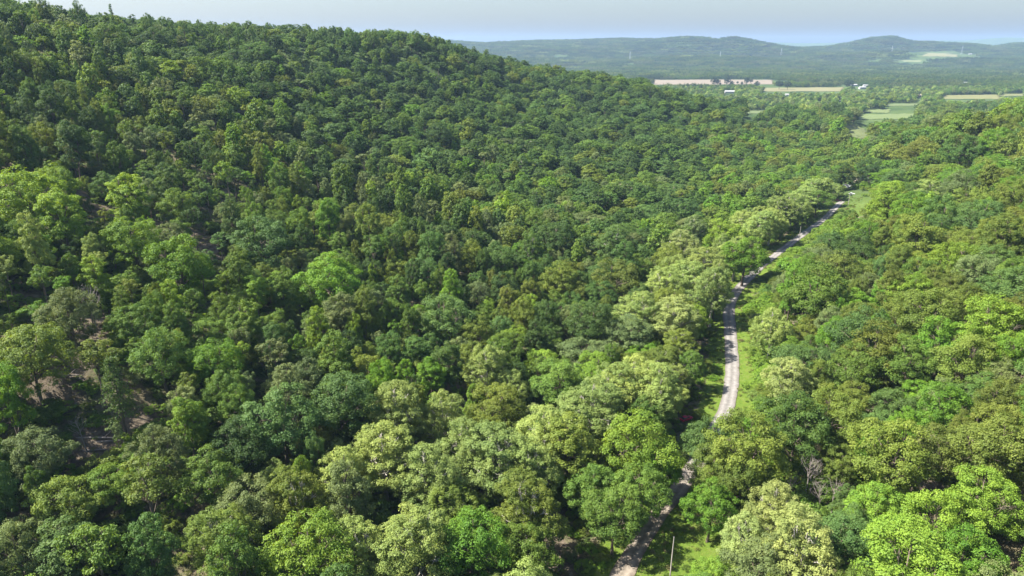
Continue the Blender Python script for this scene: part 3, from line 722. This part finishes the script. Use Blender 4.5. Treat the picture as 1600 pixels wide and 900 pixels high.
wts = np.stack([np.exp(1.2*np.sin(cn*4+q*1.9)+.9*rng.normal(size=n))*b_ for q, b_ in enumerate((3, 1.6, 1.2, 2.0, 1.8, 1.2))], 1); wts /= wts.sum(1)[:, None]
pick = (wts.cumsum(1) > rng.uniform(size=(n, 1))).argmax(1)
sz = rng.uniform(.65, 1.15, n); mi_ = [i for i, q in enumerate(mid_order) if q in ('oak', 'oak', 'tall', 'syc')]
scatter('valley_woods', C_MID, np.c_[vx, vy, vz-1], rng.choice(mi_, n), rng.uniform(0, 6.28, n), np.c_[sz, sz, sz*rng.uniform(.7, 1.0, n)], cols[pick]*rng.uniform(.85, 1.5, (n, 1)))
print('VALLEY', n)

# ------------------------------------------------------------------ ground sheet
def axis(lo, hi, fine, a, b, g=1.13):
    core = list(np.arange(a, b+fine, fine)); s = fine; v = a; left = []
    while v > lo: s *= g; v -= s; left.append(v)
    s = fine; v = b; right = []
    while v < hi: s *= g; v += s; right.append(v)
    return np.array(left[::-1]+core+right)
gx = axis(-22000, 24000, 3.2, -330, 420, 1.045); gy = axis(-3000, 24000, 3.2, 50, 640, 1.035)
GX, GY = np.meshgrid(gx, gy); GZ = ground(GX, GY)
rdg, rsg = road_dist(GX, GY)
flat = 1-sstep(2.2, 5.5, rdg)
nx_, ny_ = len(gx), len(gy); ii = np.arange(nx_*ny_).reshape(ny_, nx_)
Q = np.stack([ii[:-1, :-1], ii[:-1, 1:], ii[1:, 1:], ii[1:, :-1]], -1).reshape(-1, 4)
m, nn, ll, out = new_mat('forest_floor')
at = nn.new('ShaderNodeAttribute'); at.attribute_type = 'GEOMETRY'; at.attribute_name = 'zone'
sep = nn.new('ShaderNodeSeparateColor'); ll.new(at.outputs['Color'], sep.inputs[0])
tc = nn.new('ShaderNodeTexCoord')
def noise(scale, detail=6, rough=.6):
    q = nn.new('ShaderNodeTexNoise'); q.inputs['Scale'].default_value = scale; q.inputs['Detail'].default_value = detail; q.inputs['Roughness'].default_value = rough
    ll.new(tc.outputs['Object'], q.inputs['Vector']); return q.outputs[0]
def ramp(fac, *stops):
    q = nn.new('ShaderNodeValToRGB'); e = q.color_ramp.elements
    while len(e) < len(stops): e.new(.5)
    for k, (p, c) in enumerate(stops): e[k].position = p; e[k].color = (*c, 1)
    ll.new(fac, q.inputs[0]); return q.outputs[0]
def mix(f, a, b):
    q = nn.new('ShaderNodeMix'); q.data_type = 'RGBA'; ll.new(f, q.inputs[0]); ll.new(a, q.inputs[6]); ll.new(b, q.inputs[7]); return q.outputs[2]
def addn(a, b, k):
    q = nn.new('ShaderNodeMath'); q.operation = 'MULTIPLY_ADD'; ll.new(b, q.inputs[0]); q.inputs[1].default_value = k; ll.new(a, q.inputs[2]); q.use_clamp = True; return q.outputs[0]
litter = ramp(noise(.35, 10, .7), (.32, (.050, .043, .026)), (.5, (.115, .098, .060)), (.66, (.190, .162, .105)))
weeds = ramp(noise(.9, 8, .7), (.35, (.026, .048, .010)), (.6, (.060, .090, .020)))
grass = ramp(noise(.5, 9, .7), (.3, (.060, .105, .014)), (.5, (.088, .135, .018)), (.68, (.125, .145, .036)))
dirt = ramp(noise(.6, 9, .7), (.3, (.068, .054, .038)), (.6, (.150, .122, .088)))
farg = ramp(noise(.01, 8, .7), (.35, (.022, .045, .014)), (.65, (.080, .115, .034)))
lw = nn.new('ShaderNodeMapRange'); lw.inputs[1].default_value = .45; lw.inputs[2].default_value = .58; ll.new(noise(.13, 6, .65), lw.inputs[0])
c = mix(lw.outputs[0], litter, weeds)
def edge(fac):
    s1 = nn.new('ShaderNodeMath'); s1.operation = 'MULTIPLY_ADD'; ll.new(noise(.8, 6, .7), s1.inputs[0]); s1.inputs[1].default_value = .9; ll.new(fac, s1.inputs[2])
    s2 = nn.new('ShaderNodeMapRange'); s2.inputs[1].default_value = .82; s2.inputs[2].default_value = 1.05; ll.new(s1.outputs[0], s2.inputs[0]); return s2.outputs[0]
c = mix(edge(sep.outputs[0]), c, grass); c = mix(edge(sep.outputs[1]), c, dirt); c = mix(sep.outputs[2], c, farg)
b = nn.new('ShaderNodeBsdfPrincipled'); b.inputs['Roughness'].default_value = .95; b.inputs['Specular IOR Level'].default_value = .1
bp = nn.new('ShaderNodeBump'); bp.inputs['Strength'].default_value = .9; bp.inputs['Distance'].default_value = .5; ll.new(noise(1.3, 8, .75), bp.inputs['Height']); ll.new(bp.outputs[0], b.inputs['Normal'])
ll.new(c, b.inputs['Base Color']); ll.new(b.outputs[0], out.inputs[0])
me = mesh_np('ground', np.c_[GX.ravel(), GY.ravel(), GZ.ravel()], Q, [m], smooth=True)
z0 = 1-sstep(6, 11, rdg)
z0 = np.maximum(z0, (1-sstep(14, 22, np.hypot(GX-42, GY-121)))*.9)
lp = np.array(lawn); lcx, lcy = lp.mean(0)
z0 = np.maximum(z0, 1-sstep(40, 55, np.hypot(GX-lcx, GY-lcy)))
z1 = np.zeros_like(GX)
for cx, cy, rad, a_, b_, t_ in clear_w: z1 = np.maximum(z1, 1-sstep(rad*.7, rad*1.7, np.hypot(GX-cx, GY-cy)))
z2 = sstep(430, 650, np.hypot(GX, GY))
a = me.attributes.new('zone', 'FLOAT_COLOR', 'POINT'); zc = np.stack([z0, z1*.8, z2, np.ones_like(z0)], -1).astype(np.float32); a.data.foreach_set('color', zc.ravel())
go = bpy.data.objects.new('ground', me); scene.collection.objects.link(go); go['kind'] = 'structure'

# fields: sheets draped over the valley floor
def drape(name, poly, mat, step, lift):
    pa = np.array(poly); xs = np.arange(pa[:, 0].min(), pa[:, 0].max()+step, step); ys = np.arange(pa[:, 1].min(), pa[:, 1].max()+step, step)
    XX, YY = np.meshgrid(xs, ys); ZZ = ground(XX, YY)+lift; idx = np.arange(XX.size).reshape(XX.shape); q = []
    for j in range(len(ys)-1):
        for i in range(len(xs)-1):
            if inside(xs[i]+step/2, ys[j]+step/2, poly): q.append((idx[j, i], idx[j, i+1], idx[j+1, i+1], idx[j+1, i]))
    if not q: print('EMPTY FIELD', name); return
    q = np.array(q); used = np.unique(q); mp = -np.ones(XX.size, int); mp[used] = np.arange(len(used))
    V = np.c_[XX.ravel(), YY.ravel(), ZZ.ravel()][used]
    o = bpy.data.objects.new(name, mesh_np(name, V, mp[q], [mat], smooth=True)); scene.collection.objects.link(o); o['kind'] = 'structure'
FM_ = {'valley_meadow': (.18, .24, .07), 'small_meadow': (.25, .27, .08), 'side_meadow': (.26, .30, .12), 'lower_meadow': (.18, .24, .07), 'wheat_field': (.34, .27, .19), 'straw_field': (.30, .28, .11), 'pasture': (.20, .27, .07), 'meadow': (.20, .26, .07), 'hay_field': (.27, .27, .08), 'hillside_field': (.30, .30, .13), 'clearing_field': (.18, .22, .06)}
FM = {k: tuple((.48 if k == 'wheat_field' else .45)*c for c in v) for k, v in FM_.items()}
for k, p in fields_w.items():
    sz = max(np.ptp(np.array(p)[:, 0]), np.ptp(np.array(p)[:, 1]))
    drape(k, p, plain(k, FM[k], .9, .16, .02), 10.0 if sz > 250 else 4.0, .6)

# the lane
m, nn, ll, out = new_mat('worn_asphalt'); tc = nn.new('ShaderNodeTexCoord')
uvn = nn.new('ShaderNodeAttribute'); uvn.attribute_name = 'across'
n1 = noise(.7, 9, .7); n2 = noise(6, 6, .7)
basec = ramp(addn(n1, n2, .35), (.40, (.090, .082, .074)), (.62, (.160, .148, .136)), (.85, (.215, .20, .185)))
al = nn.new('ShaderNodeAttribute'); al.attribute_name = 'gravel'
basec = mix(al.outputs['Fac'], basec, ramp(addn(n1, n2, .35), (.40, (.085, .068, .050)), (.62, (.165, .135, .104)), (.85, (.235, .20, .16))))
tr_ = ramp(uvn.outputs['Fac'], (.0, (.62, .58, .5)), (.12, (.85, .84, .82)), (.28, (1.15, 1.15, 1.15)), (.5, (.72, .72, .70)), (.72, (1.15, 1.15, 1.15)), (.88, (.85, .84, .82)), (1., (.62, .58, .5)))
mm = nn.new('ShaderNodeMix'); mm.data_type = 'RGBA'; mm.blend_type = 'MULTIPLY'; mm.inputs[0].default_value = 1; ll.new(basec, mm.inputs[6]); ll.new(tr_, mm.inputs[7])
b = nn.new('ShaderNodeBsdfPrincipled'); b.inputs['Roughness'].default_value = .85; ll.new(mm.outputs[2], b.inputs['Base Color']); ll.new(b.outputs[0], out.inputs[0])
RF = catmull(road_c, 1.5); TT = np.gradient(RF, axis=0); TT /= np.linalg.norm(TT, axis=1)[:, None]; NN = np.c_[TT[:, 1], -TT[:, 0]]
offs = np.linspace(-1, 1, 9); rows = []; rg = np.random.default_rng(5)
wl_ = 2.45+.14*np.convolve(rg.normal(size=len(RF)), np.ones(4)/2, 'same'); wr_ = 2.45+.14*np.convolve(rg.normal(size=len(RF)), np.ones(4)/2, 'same')
RVx = RF[:, None, 0]+NN[:, None, 0]*offs*np.where(offs < 0, wl_[:, None], wr_[:, None]); RVy = RF[:, None, 1]+NN[:, None, 1]*offs*np.where(offs < 0, wl_[:, None], wr_[:, None])
RVz = ground(RVx, RVy)+.16+.05*(1-offs**2)
ir = np.arange(RVx.size).reshape(RVx.shape); Q = np.stack([ir[:-1, :-1], ir[:-1, 1:], ir[1:, 1:], ir[1:, :-1]], -1).reshape(-1, 4)
me = mesh_np('road', np.c_[RVx.ravel(), RVy.ravel(), RVz.ravel()], Q, [m], smooth=True)
a = me.attributes.new('across', 'FLOAT', 'POINT'); a.data.foreach_set('value', np.tile((offs+1)/2, len(RF)).astype(np.float32))
a = me.attributes.new('gravel', 'FLOAT', 'POINT'); a.data.foreach_set('value', (1-sstep(140, 185, RVy)).ravel().astype(np.float32))
ro = bpy.data.objects.new('road', me); scene.collection.objects.link(ro); ro['kind'] = 'structure'

# ------------------------------------------------------------------ made things
def bx(cx, cy, cz, sx, sy, sz):
    V = np.array([(x, y, z) for z in (-.5, .5) for y in (-.5, .5) for x in (-.5, .5)])*[sx, sy, sz]+[cx, cy, cz]
    return V, np.array([(0, 2, 3, 1), (4, 5, 7, 6), (0, 1, 5, 4), (2, 6, 7, 3), (0, 4, 6, 2), (1, 3, 7, 5)])
def prism(prof, y0, y1):                       # x-z outline extruded along y, quads only (fan of quads)
    n = len(prof); V = [(x, y0, z) for x, z in prof]+[(x, y1, z) for x, z in prof]; Q = [(i, (i+1) % n, n+(i+1) % n, n+i) for i in range(n)]
    return V, Q, n
def thing(name, label, cat_, loc, rz=0, group=None):
    e = bpy.data.objects.new(name, None); scene.collection.objects.link(e); e.location = loc; e.rotation_euler = (0, 0, rz)
    e['label'] = label; e['category'] = cat_
    if group: e['group'] = group
    return e
def part(name, parts, mat, parent, smooth=False, bevel=0):
    V, Q = cat(parts) if isinstance(parts, list) else parts
    me = mesh_np(name, V, Q, [mat], smooth=smooth); o = bpy.data.objects.new(name, me); scene.collection.objects.link(o); o.parent = parent
    if bevel: b_ = o.modifiers.new('bevel', 'BEVEL'); b_.width = bevel; b_.segments = 2
    return o
WOODP = plain('pole_wood', (.30, .27, .24), .85, .2, 1.5); STEEL = plain('galvanised_steel', (.5, .52, .54), .5, .08, 2, .6); CERAM = plain('insulator', (.55, .53, .50), .3)
WHITE = plain('white_siding', (.33, .33, .32), .6, .05); ROOFG = plain('grey_roof', (.25, .26, .28), .5, .06); ROOFD = plain('dark_roof', (.16, .15, .15), .8, .1); GLASS = plain('dark_glass', (.02, .025, .03), .1, .02)
TAN = plain('tan_siding', (.50, .42, .33), .7, .08); RED = plain('red_paint', (.42, .012, .05), .3, .03); MAROON = plain('maroon_paint', (.22, .05, .05), .35, .03); WPAINT = plain('white_paint', (.7, .7, .7), .3, .02)
RUB = plain('rubber', (.025, .025, .025), .8); CHROME = plain('lamp_glass', (.7, .7, .68), .2)
def pole(px, py_base, h, label, rz, arm=True, transformer=False, at=None):
    P = hit(px, py_base)[0] if at is None else np.array([at[0], at[1], float(ground(np.array([at[0]]), np.array([at[1]]))[0])])
    e = thing('utility_pole', label, 'utility pole', tuple(P), rz, 'utility poles beside the lane')
    part('shaft', tube([(0, 0, -1), (0, 0, h*.5), (0.05, 0, h)], [.17, .14, .10], 9), WOODP, e, True)
    if arm: part('crossarm', bx(0, .16, h-.45, 2.4, .11, .13), WOODP, e)
    for k in ((-1.05, -.35, .35, 1.05) if arm else (0,)):
        part('insulator', cat([tube([(k, .16 if arm else 0, h-.38 if arm else h), (k, .16 if arm else 0, h-.2 if arm else h+.2)], [.05, .07], 7)]), CERAM, e, True)
    if transformer: part('transformer', tube([(.34, 0, h-2.1), (.34, 0, h-2.08), (.34, 0, h-1.2), (.34, 0, h-1.15)], [.05, .24, .24, .1], 12), STEEL, e, True)
    return e, P, h
poles = []
poles.append(pole(1047, 902, 10.5, 'tall bare utility pole on the sunny grass beside the shaded lane', R(15), arm=False))
poles.append(pole(1248, 378, 9.5, 'pale utility pole at the edge of the road before the meadow', R(-35), arm=False))
poles.append(pole(1325, 322, 9.5, 'utility pole with crossarm standing on the sunlit lawn', R(20), arm=True, transformer=True))
poles.append(pole(1113, 487, 10, 'utility pole half hidden under the creekside sycamores', R(-10), arm=False))

def wheel(x, y, e):
    w = part('wheel', tube([(x, y-.11, .33), (x, y-.105, .33), (x, y+.105, .33), (x, y+.11, .33)], [.2, .33, .33, .2], 16), RUB, e, True)
    part('rim', tube([(x, y-.118, .33), (x, y+.118, .33)], [.19, .19], 12), STEEL, w)
    # closed faces of the rim
    return w
def side_sheet(prof, y0, y1):
    # body from a list of stations along x: (x, z_low, z_high, half width at low, half width at high)
    V = []; Q = []
    for x, zl, zh, wl2, wh in prof: V += [(x, -wl2, zl), (x, -wl2*1.03, (zl+zh)/2), (x, -wh, zh), (x, wh, zh), (x, wl2*1.03, (zl+zh)/2), (x, wl2, zl)]
    n = len(prof)
    for i in range(n-1):
        for k in range(6):
            k2 = (k+1) % 6; Q.append((i*6+k, i*6+k2, (i+1)*6+k2, (i+1)*6+k))
    for i, s in ((0, 1), (n-1, -1)):
        a_ = i*6; Q.append((a_, a_+5, a_+4, a_+1) if s > 0 else (a_, a_+1, a_+4, a_+5)); Q.append((a_+1, a_+4, a_+3, a_+2) if s > 0 else (a_+1, a_+2, a_+3, a_+4))
    return np.array(V), np.array(Q)
def car(P, rz, paint, label):
    e = thing('parked_car', label, 'car', tuple(P), rz)
    part('body', side_sheet([(-2.2, .38, .72, .72, .66), (-2.1, .28, .88, .84, .78), (-1.3, .26, .96, .87, .80), (-.5, .26, .97, .88, .80), (.7, .26, .96, .88, .80), (1.0, .26, .94, .87, .78), (1.9, .28, .80, .84, .72), (2.2, .36, .66, .74, .62)], 0, 0), paint, e, True, .03)
    part('cabin_glass', side_sheet([(-1.85, .93, .96, .76, .72), (-1.25, .93, 1.36, .78, .60), (.15, .93, 1.38, .78, .60), (.95, .93, .96, .77, .72)], 0, 0), GLASS, e, False)
    part('roof', side_sheet([(-1.3, 1.34, 1.38, .62, .56), (-.9, 1.36, 1.44, .63, .55), (-.1, 1.36, 1.45, .63, .55), (.2, 1.35, 1.39, .62, .56)], 0, 0), paint, e, True)
    for x in (-1.35, 1.4):
        for y in (-.8, .8): wheel(x, y, e)
    for y in (-.58, .58): part('headlight', bx(2.13, y, .62, .12, .3, .14), CHROME, e, bevel=.02)
    return e
P, _ = hit(1072, 657); car(P, R(32), RED, 'red car parked in tree shade beside the hidden part of the road')
P, _ = hit(1310, 315); car(P, R(-25), MAROON, 'dull maroon car parked on grass near the crossarm pole')
P, _ = hit(1331, 304); car(P, R(-15), WPAINT, 'white car parked on the drive by the white houses')

def house(px, py, L, Wd, Hh, rise, rz, wall, roof, label, name='house', cat_='house', P=None, windows=3, chim=True, grp=None):
    if P is None: P, _ = hit(px, py)
    e = thing(name, label, cat_, tuple(P), rz, grp)
    part('wall', [bx(0, 0, Hh/2-.5, L, Wd, Hh+1.0)], wall, e)
    gp = []
    for s in (-1, 1):
        V = np.array([(s*(L/2-.003), -Wd/2+.003, Hh), (s*(L/2-.003), Wd/2-.003, Hh), (s*(L/2-.003), .15, Hh+rise-.1), (s*(L/2-.003), -.15, Hh+rise-.1)]); gp.append((V, np.array([(0, 1, 2, 3)])))
    part('gable', gp, wall, e)
    o = .45; V = []; Q = []
    for s in (-1, 1):
        k = len(V); y = s*(Wd/2+o); z = Hh-rise*o/(Wd/2)
        V += [(-L/2-o, y, z), (L/2+o, y, z), (L/2+o, 0, Hh+rise), (-L/2-o, 0, Hh+rise), (-L/2-o, y, z+.14), (L/2+o, y, z+.14), (L/2+o, 0, Hh+rise+.14), (-L/2-o, 0, Hh+rise+.14)]
        Q += [(k, k+1, k+2, k+3), (k+4, k+5, k+6, k+7), (k, k+1, k+5, k+4), (k+1, k+2, k+6, k+5), (k, k+4, k+7, k+3)]
    rf = part('roof', (np.array(V), np.array(Q)), roof, e)
    if chim: part('chimney', bx(L*.22, .6, Hh+rise*.8+.3, .6, .6, 1.4), TAN, rf)
    for s in (-1, 1):
        for k in range(windows):
            x = (k-(windows-1)/2)*L/(windows+.4)
            if k == 1 and s < 0: part('door', bx(x, s*(Wd/2+.02), 1.05, .95, .06, 2.1), GLASS if cat_ != 'house' else TAN, e)
            else:
                w = part('window', bx(x, s*(Wd/2+.02), 1.55, 1.3, .07, 1.15), WPAINT, e); part('pane', bx(x, s*(Wd/2+.05), 1.55, 1.1, .05, .95), GLASS, w)
    return e
house(1313, 296, 14, 7, 2.7, 1.4, R(-12), WHITE, ROOFG, 'white house with pale roof in tree shade at the road end')
house(1346, 284, 10, 7, 2.8, 1.8, R(20), TAN, ROOFG, 'small tan house between trees behind the lawn')
house(1344, 266, 12, 7, 2.8, 1.8, R(-5), WHITE, WHITE, 'white roofed house farthest back among the trees by the lawn', chim=False)
far_b = [(1140,146,34,12,4,2.5,-5,'long white roofed barn beyond the hill foot','barn'),(1334,135,30,12,4,2,0,'white barn beside the straw field, with trees close behind','barn'),(1347,139,26,12,4,2,8,'low white farm building in front of the pair beside the straw field','barn'),
         (1352,136,20,10,4,2,-8,'pale farm shed behind the low white farm building','barn'),(1299,126,12,9,4,2,0,'small white house behind the straw field hedgerow','house'),(1516,85.5,26,12,4,3,0,'pale house on the wooded hill beside the hillside field','house'),
         (1465,131,60,12,4,2,0,'long pale building at the foot of the far woods','barn'),(1505,131.5,34,12,4,2,3,'shorter pale building beside the long one below the far woods','barn'),(1437,152,16,10,4,2.5,-12,'pinkish roofed house half hidden in the valley trees','house'),
         (1282,155,14,9,4,2,10,'tiny white house roof among valley trees behind the big dark tree','house'),(1313,157,16,9,4,2,-10,'white roofed house among valley trees near the pasture','house'),(1230,151,14,9,4,2,0,'white roofed cottage among the valley trees below the straw field','house')]
for px, py, L, Wd, Hh, ri, rz, lab, nm in far_b:
    P, t = hit(px, py); 
    P[2] += 0.0
    house(0, 0, L*.8, Wd*.8, Hh+1.5, ri, R(rz), WHITE, WHITE if 'pink' not in lab else TAN, lab, name=nm, cat_=nm, P=P, windows=2 if nm == 'house' else 0, chim=False)

def pylon(px, py_base, H, label):
    P, t = hit(px, py_base); e = thing('lattice_pylon', label, 'pylon', tuple(P), R(20), 'power pylons on the far hills')
    T = []; w0, w1 = H*.09, H*.012
    for sx in (-1, 1):
        for sy in (-1, 1): T.append(tube([(sx*w0, sy*w0, -2), (sx*w1, sy*w1, H)], [.35, .22], 4))
    for k in range(7):
        za, zb = H*k/7, H*(k+1)/7; wa = w0+(w1-w0)*k/7; wb = w0+(w1-w0)*(k+1)/7
        for s in (-1, 1):
            T.append(tube([(-wa, s*wa, za), (wb, s*wb, zb)], [.16, .16], 3)); T.append(tube([(s*wa, wa, za), (s*wb, -wb, zb)], [.16, .16], 3))
    part('tower', T, STEEL, e)
    for z, l in ((H*.72, H*.2), (H*.84, H*.16), (H*.95, H*.12)): part('crossarm', [tube([(-l, 0, z), (0, 0, z+1.2), (l, 0, z)], [.12, .3, .12], 4)], STEEL, e)
for px, py, H, lab in ((1220,88,55,'steel pylon on the far hills before the round hilltop'),(1393,84,50,'steel pylon between the round hill and the hillside field'),(1502,85,62,'tall steel pylon between the hillside field and hill house'),(984,96,60,'steel pylon low on the far hills over the wooded ridge'),(1125,92,45,'steel pylon below the small far summit')):
    pylon(px, py, H, lab)

# bare dead trees and fallen logs
DM = [build_dead(900+i) for i in range(4)]; DME = [mesh_np('dead_wood', v, q, [DEADWOOD], smooth=True) for v, q in DM]
def dead(px, py, k, s, label, rz=0, tilt=0):
    P, _ = hit(px, py); e = thing('dead_tree', label, 'dead tree', tuple(P), rz, 'bare dead trees'); e.scale = (s, s, s); e.rotation_euler = (tilt, 0, rz)
    o = bpy.data.objects.new('trunk', DME[k]); scene.collection.objects.link(o); o.parent = e
dead(1232, 800, 0, .85, 'grey bare tree, first of the leafless cluster behind the yellowish sycamores', .3)
dead(1256, 790, 1, 1.0, 'forked bare tree in the middle of the leafless cluster', 1.3)
dead(1264, 785, 2, .9, 'slim bare tree beside the forked bare tree', 2.2)
dead(1284, 812, 3, .8, 'leaning pale bare stem right of the leafless cluster', 4.0, .25)
dead(1296, 815, 0, .9, 'straight dead stem at the outer end of the leafless cluster', 5.0)
dead(148, 520, 1, 1.0, 'pale thin dead tree standing in the dark hollow', .5)
dead(152, 520, 2, .9, 'grey forked dead tree in the dark hollow', 2.5)
dead(135, 705, 3, .7, 'dead stem beside the fallen logs', 1.5, -.1)
dead(855, 610, 0, .9, 'leaning dead tree before the shadowed bank', 1.5, .3)
dead(1270, 520, 2, .85, 'grey twiggy dead tree among the far bank crowns', .7)
def log(px, py, L, ang, label):
    P, _ = hit(px, py); e = thing('fallen_log', label, 'log', (P[0], P[1], P[2]+.25), ang, 'fallen logs in the clearing')
    part('stem', [tube([(-L/2, 0, 0), (0, .15, .05), (L/2, 0, .1)], [.26, .22, .14], 8)], DEADWOOD, e, True)
    part('branch', [tube([(L*.2, 0, .1), (L*.3, .6, .7), (L*.36, 1.1, 1.2)], [.09, .07, .03], 5)], DEADWOOD, e, True)
for a_ in ((95,590,9,.05,'long fallen log across the open leafy ground'),(118,596,6,-.15,'short fallen log behind the long one'),(150,688,9,.0,'pale fallen log at the lower logs, upper one'),(165,692,7,.15,'grey log touching the pale fallen log'),(148,706,5,.1,'lowest short log in front of the pale log'),(185,352,6,.6,'thin log lying by the dirt track')):
    log(*a_)
# lone trees in the fields
ft = [(1115,134,11),(1121,134,8),(1125,134,4),(1136,134,10),(1143,134,6),(1152,132,4),(1166,133,10),(1173,131,6),(1159,134,5),(1217,140,12),(1230,140,11),(1325,142,14),(1142,139,8),(1182,138,9)]
for k, (px, py, w) in enumerate(ft):
    P, t = hit(px, py); wm = w*t/F; kk = 'oak'; pr = PROTO[kk][k % 4]
    e = thing('field_tree', 'x', 'tree', tuple(P), k*1.1, 'lone trees along the field edges'); sx = wm/12.6; e.scale = (sx, sx, sx*.95)
    e['label'] = ('dark lone tree, %s from the hill along the far field edges' % ['first', 'second', 'third', 'fourth', 'fifth', 'sixth', 'seventh', 'eighth', 'ninth', 'tenth', 'eleventh', 'twelfth', 'thirteenth', 'last'][sorted(range(len(ft)), key=lambda q: ft[q][0]).index(k)])
    tr = bpy.data.objects.new('trunk', pr['trunk']); cr = bpy.data.objects.new('crown', pr['crown'])
    for o in (tr, cr): scene.collection.objects.link(o); o.parent = e
    cr.color = (.032, .06, .028, 1)

# ------------------------------------------------------------------ the air
hz = mesh_np('haze', *[a_ for a_ in bx(0, 7500, 145, 38000, 17400, 410)], []); 
m, nn, ll, out = new_mat('haze_air'); pv = nn.new('ShaderNodeVolumePrincipled'); pv.inputs['Color'].default_value = (.47, .68, 1.0, 1); pv.inputs['Density'].default_value = 5.5e-5; pv.inputs['Anisotropy'].default_value = .15
ll.new(pv.outputs[0], out.inputs['Volume']); hz.materials.append(m)
ho = bpy.data.objects.new('haze', hz); scene.collection.objects.link(ho); ho['kind'] = 'stuff'
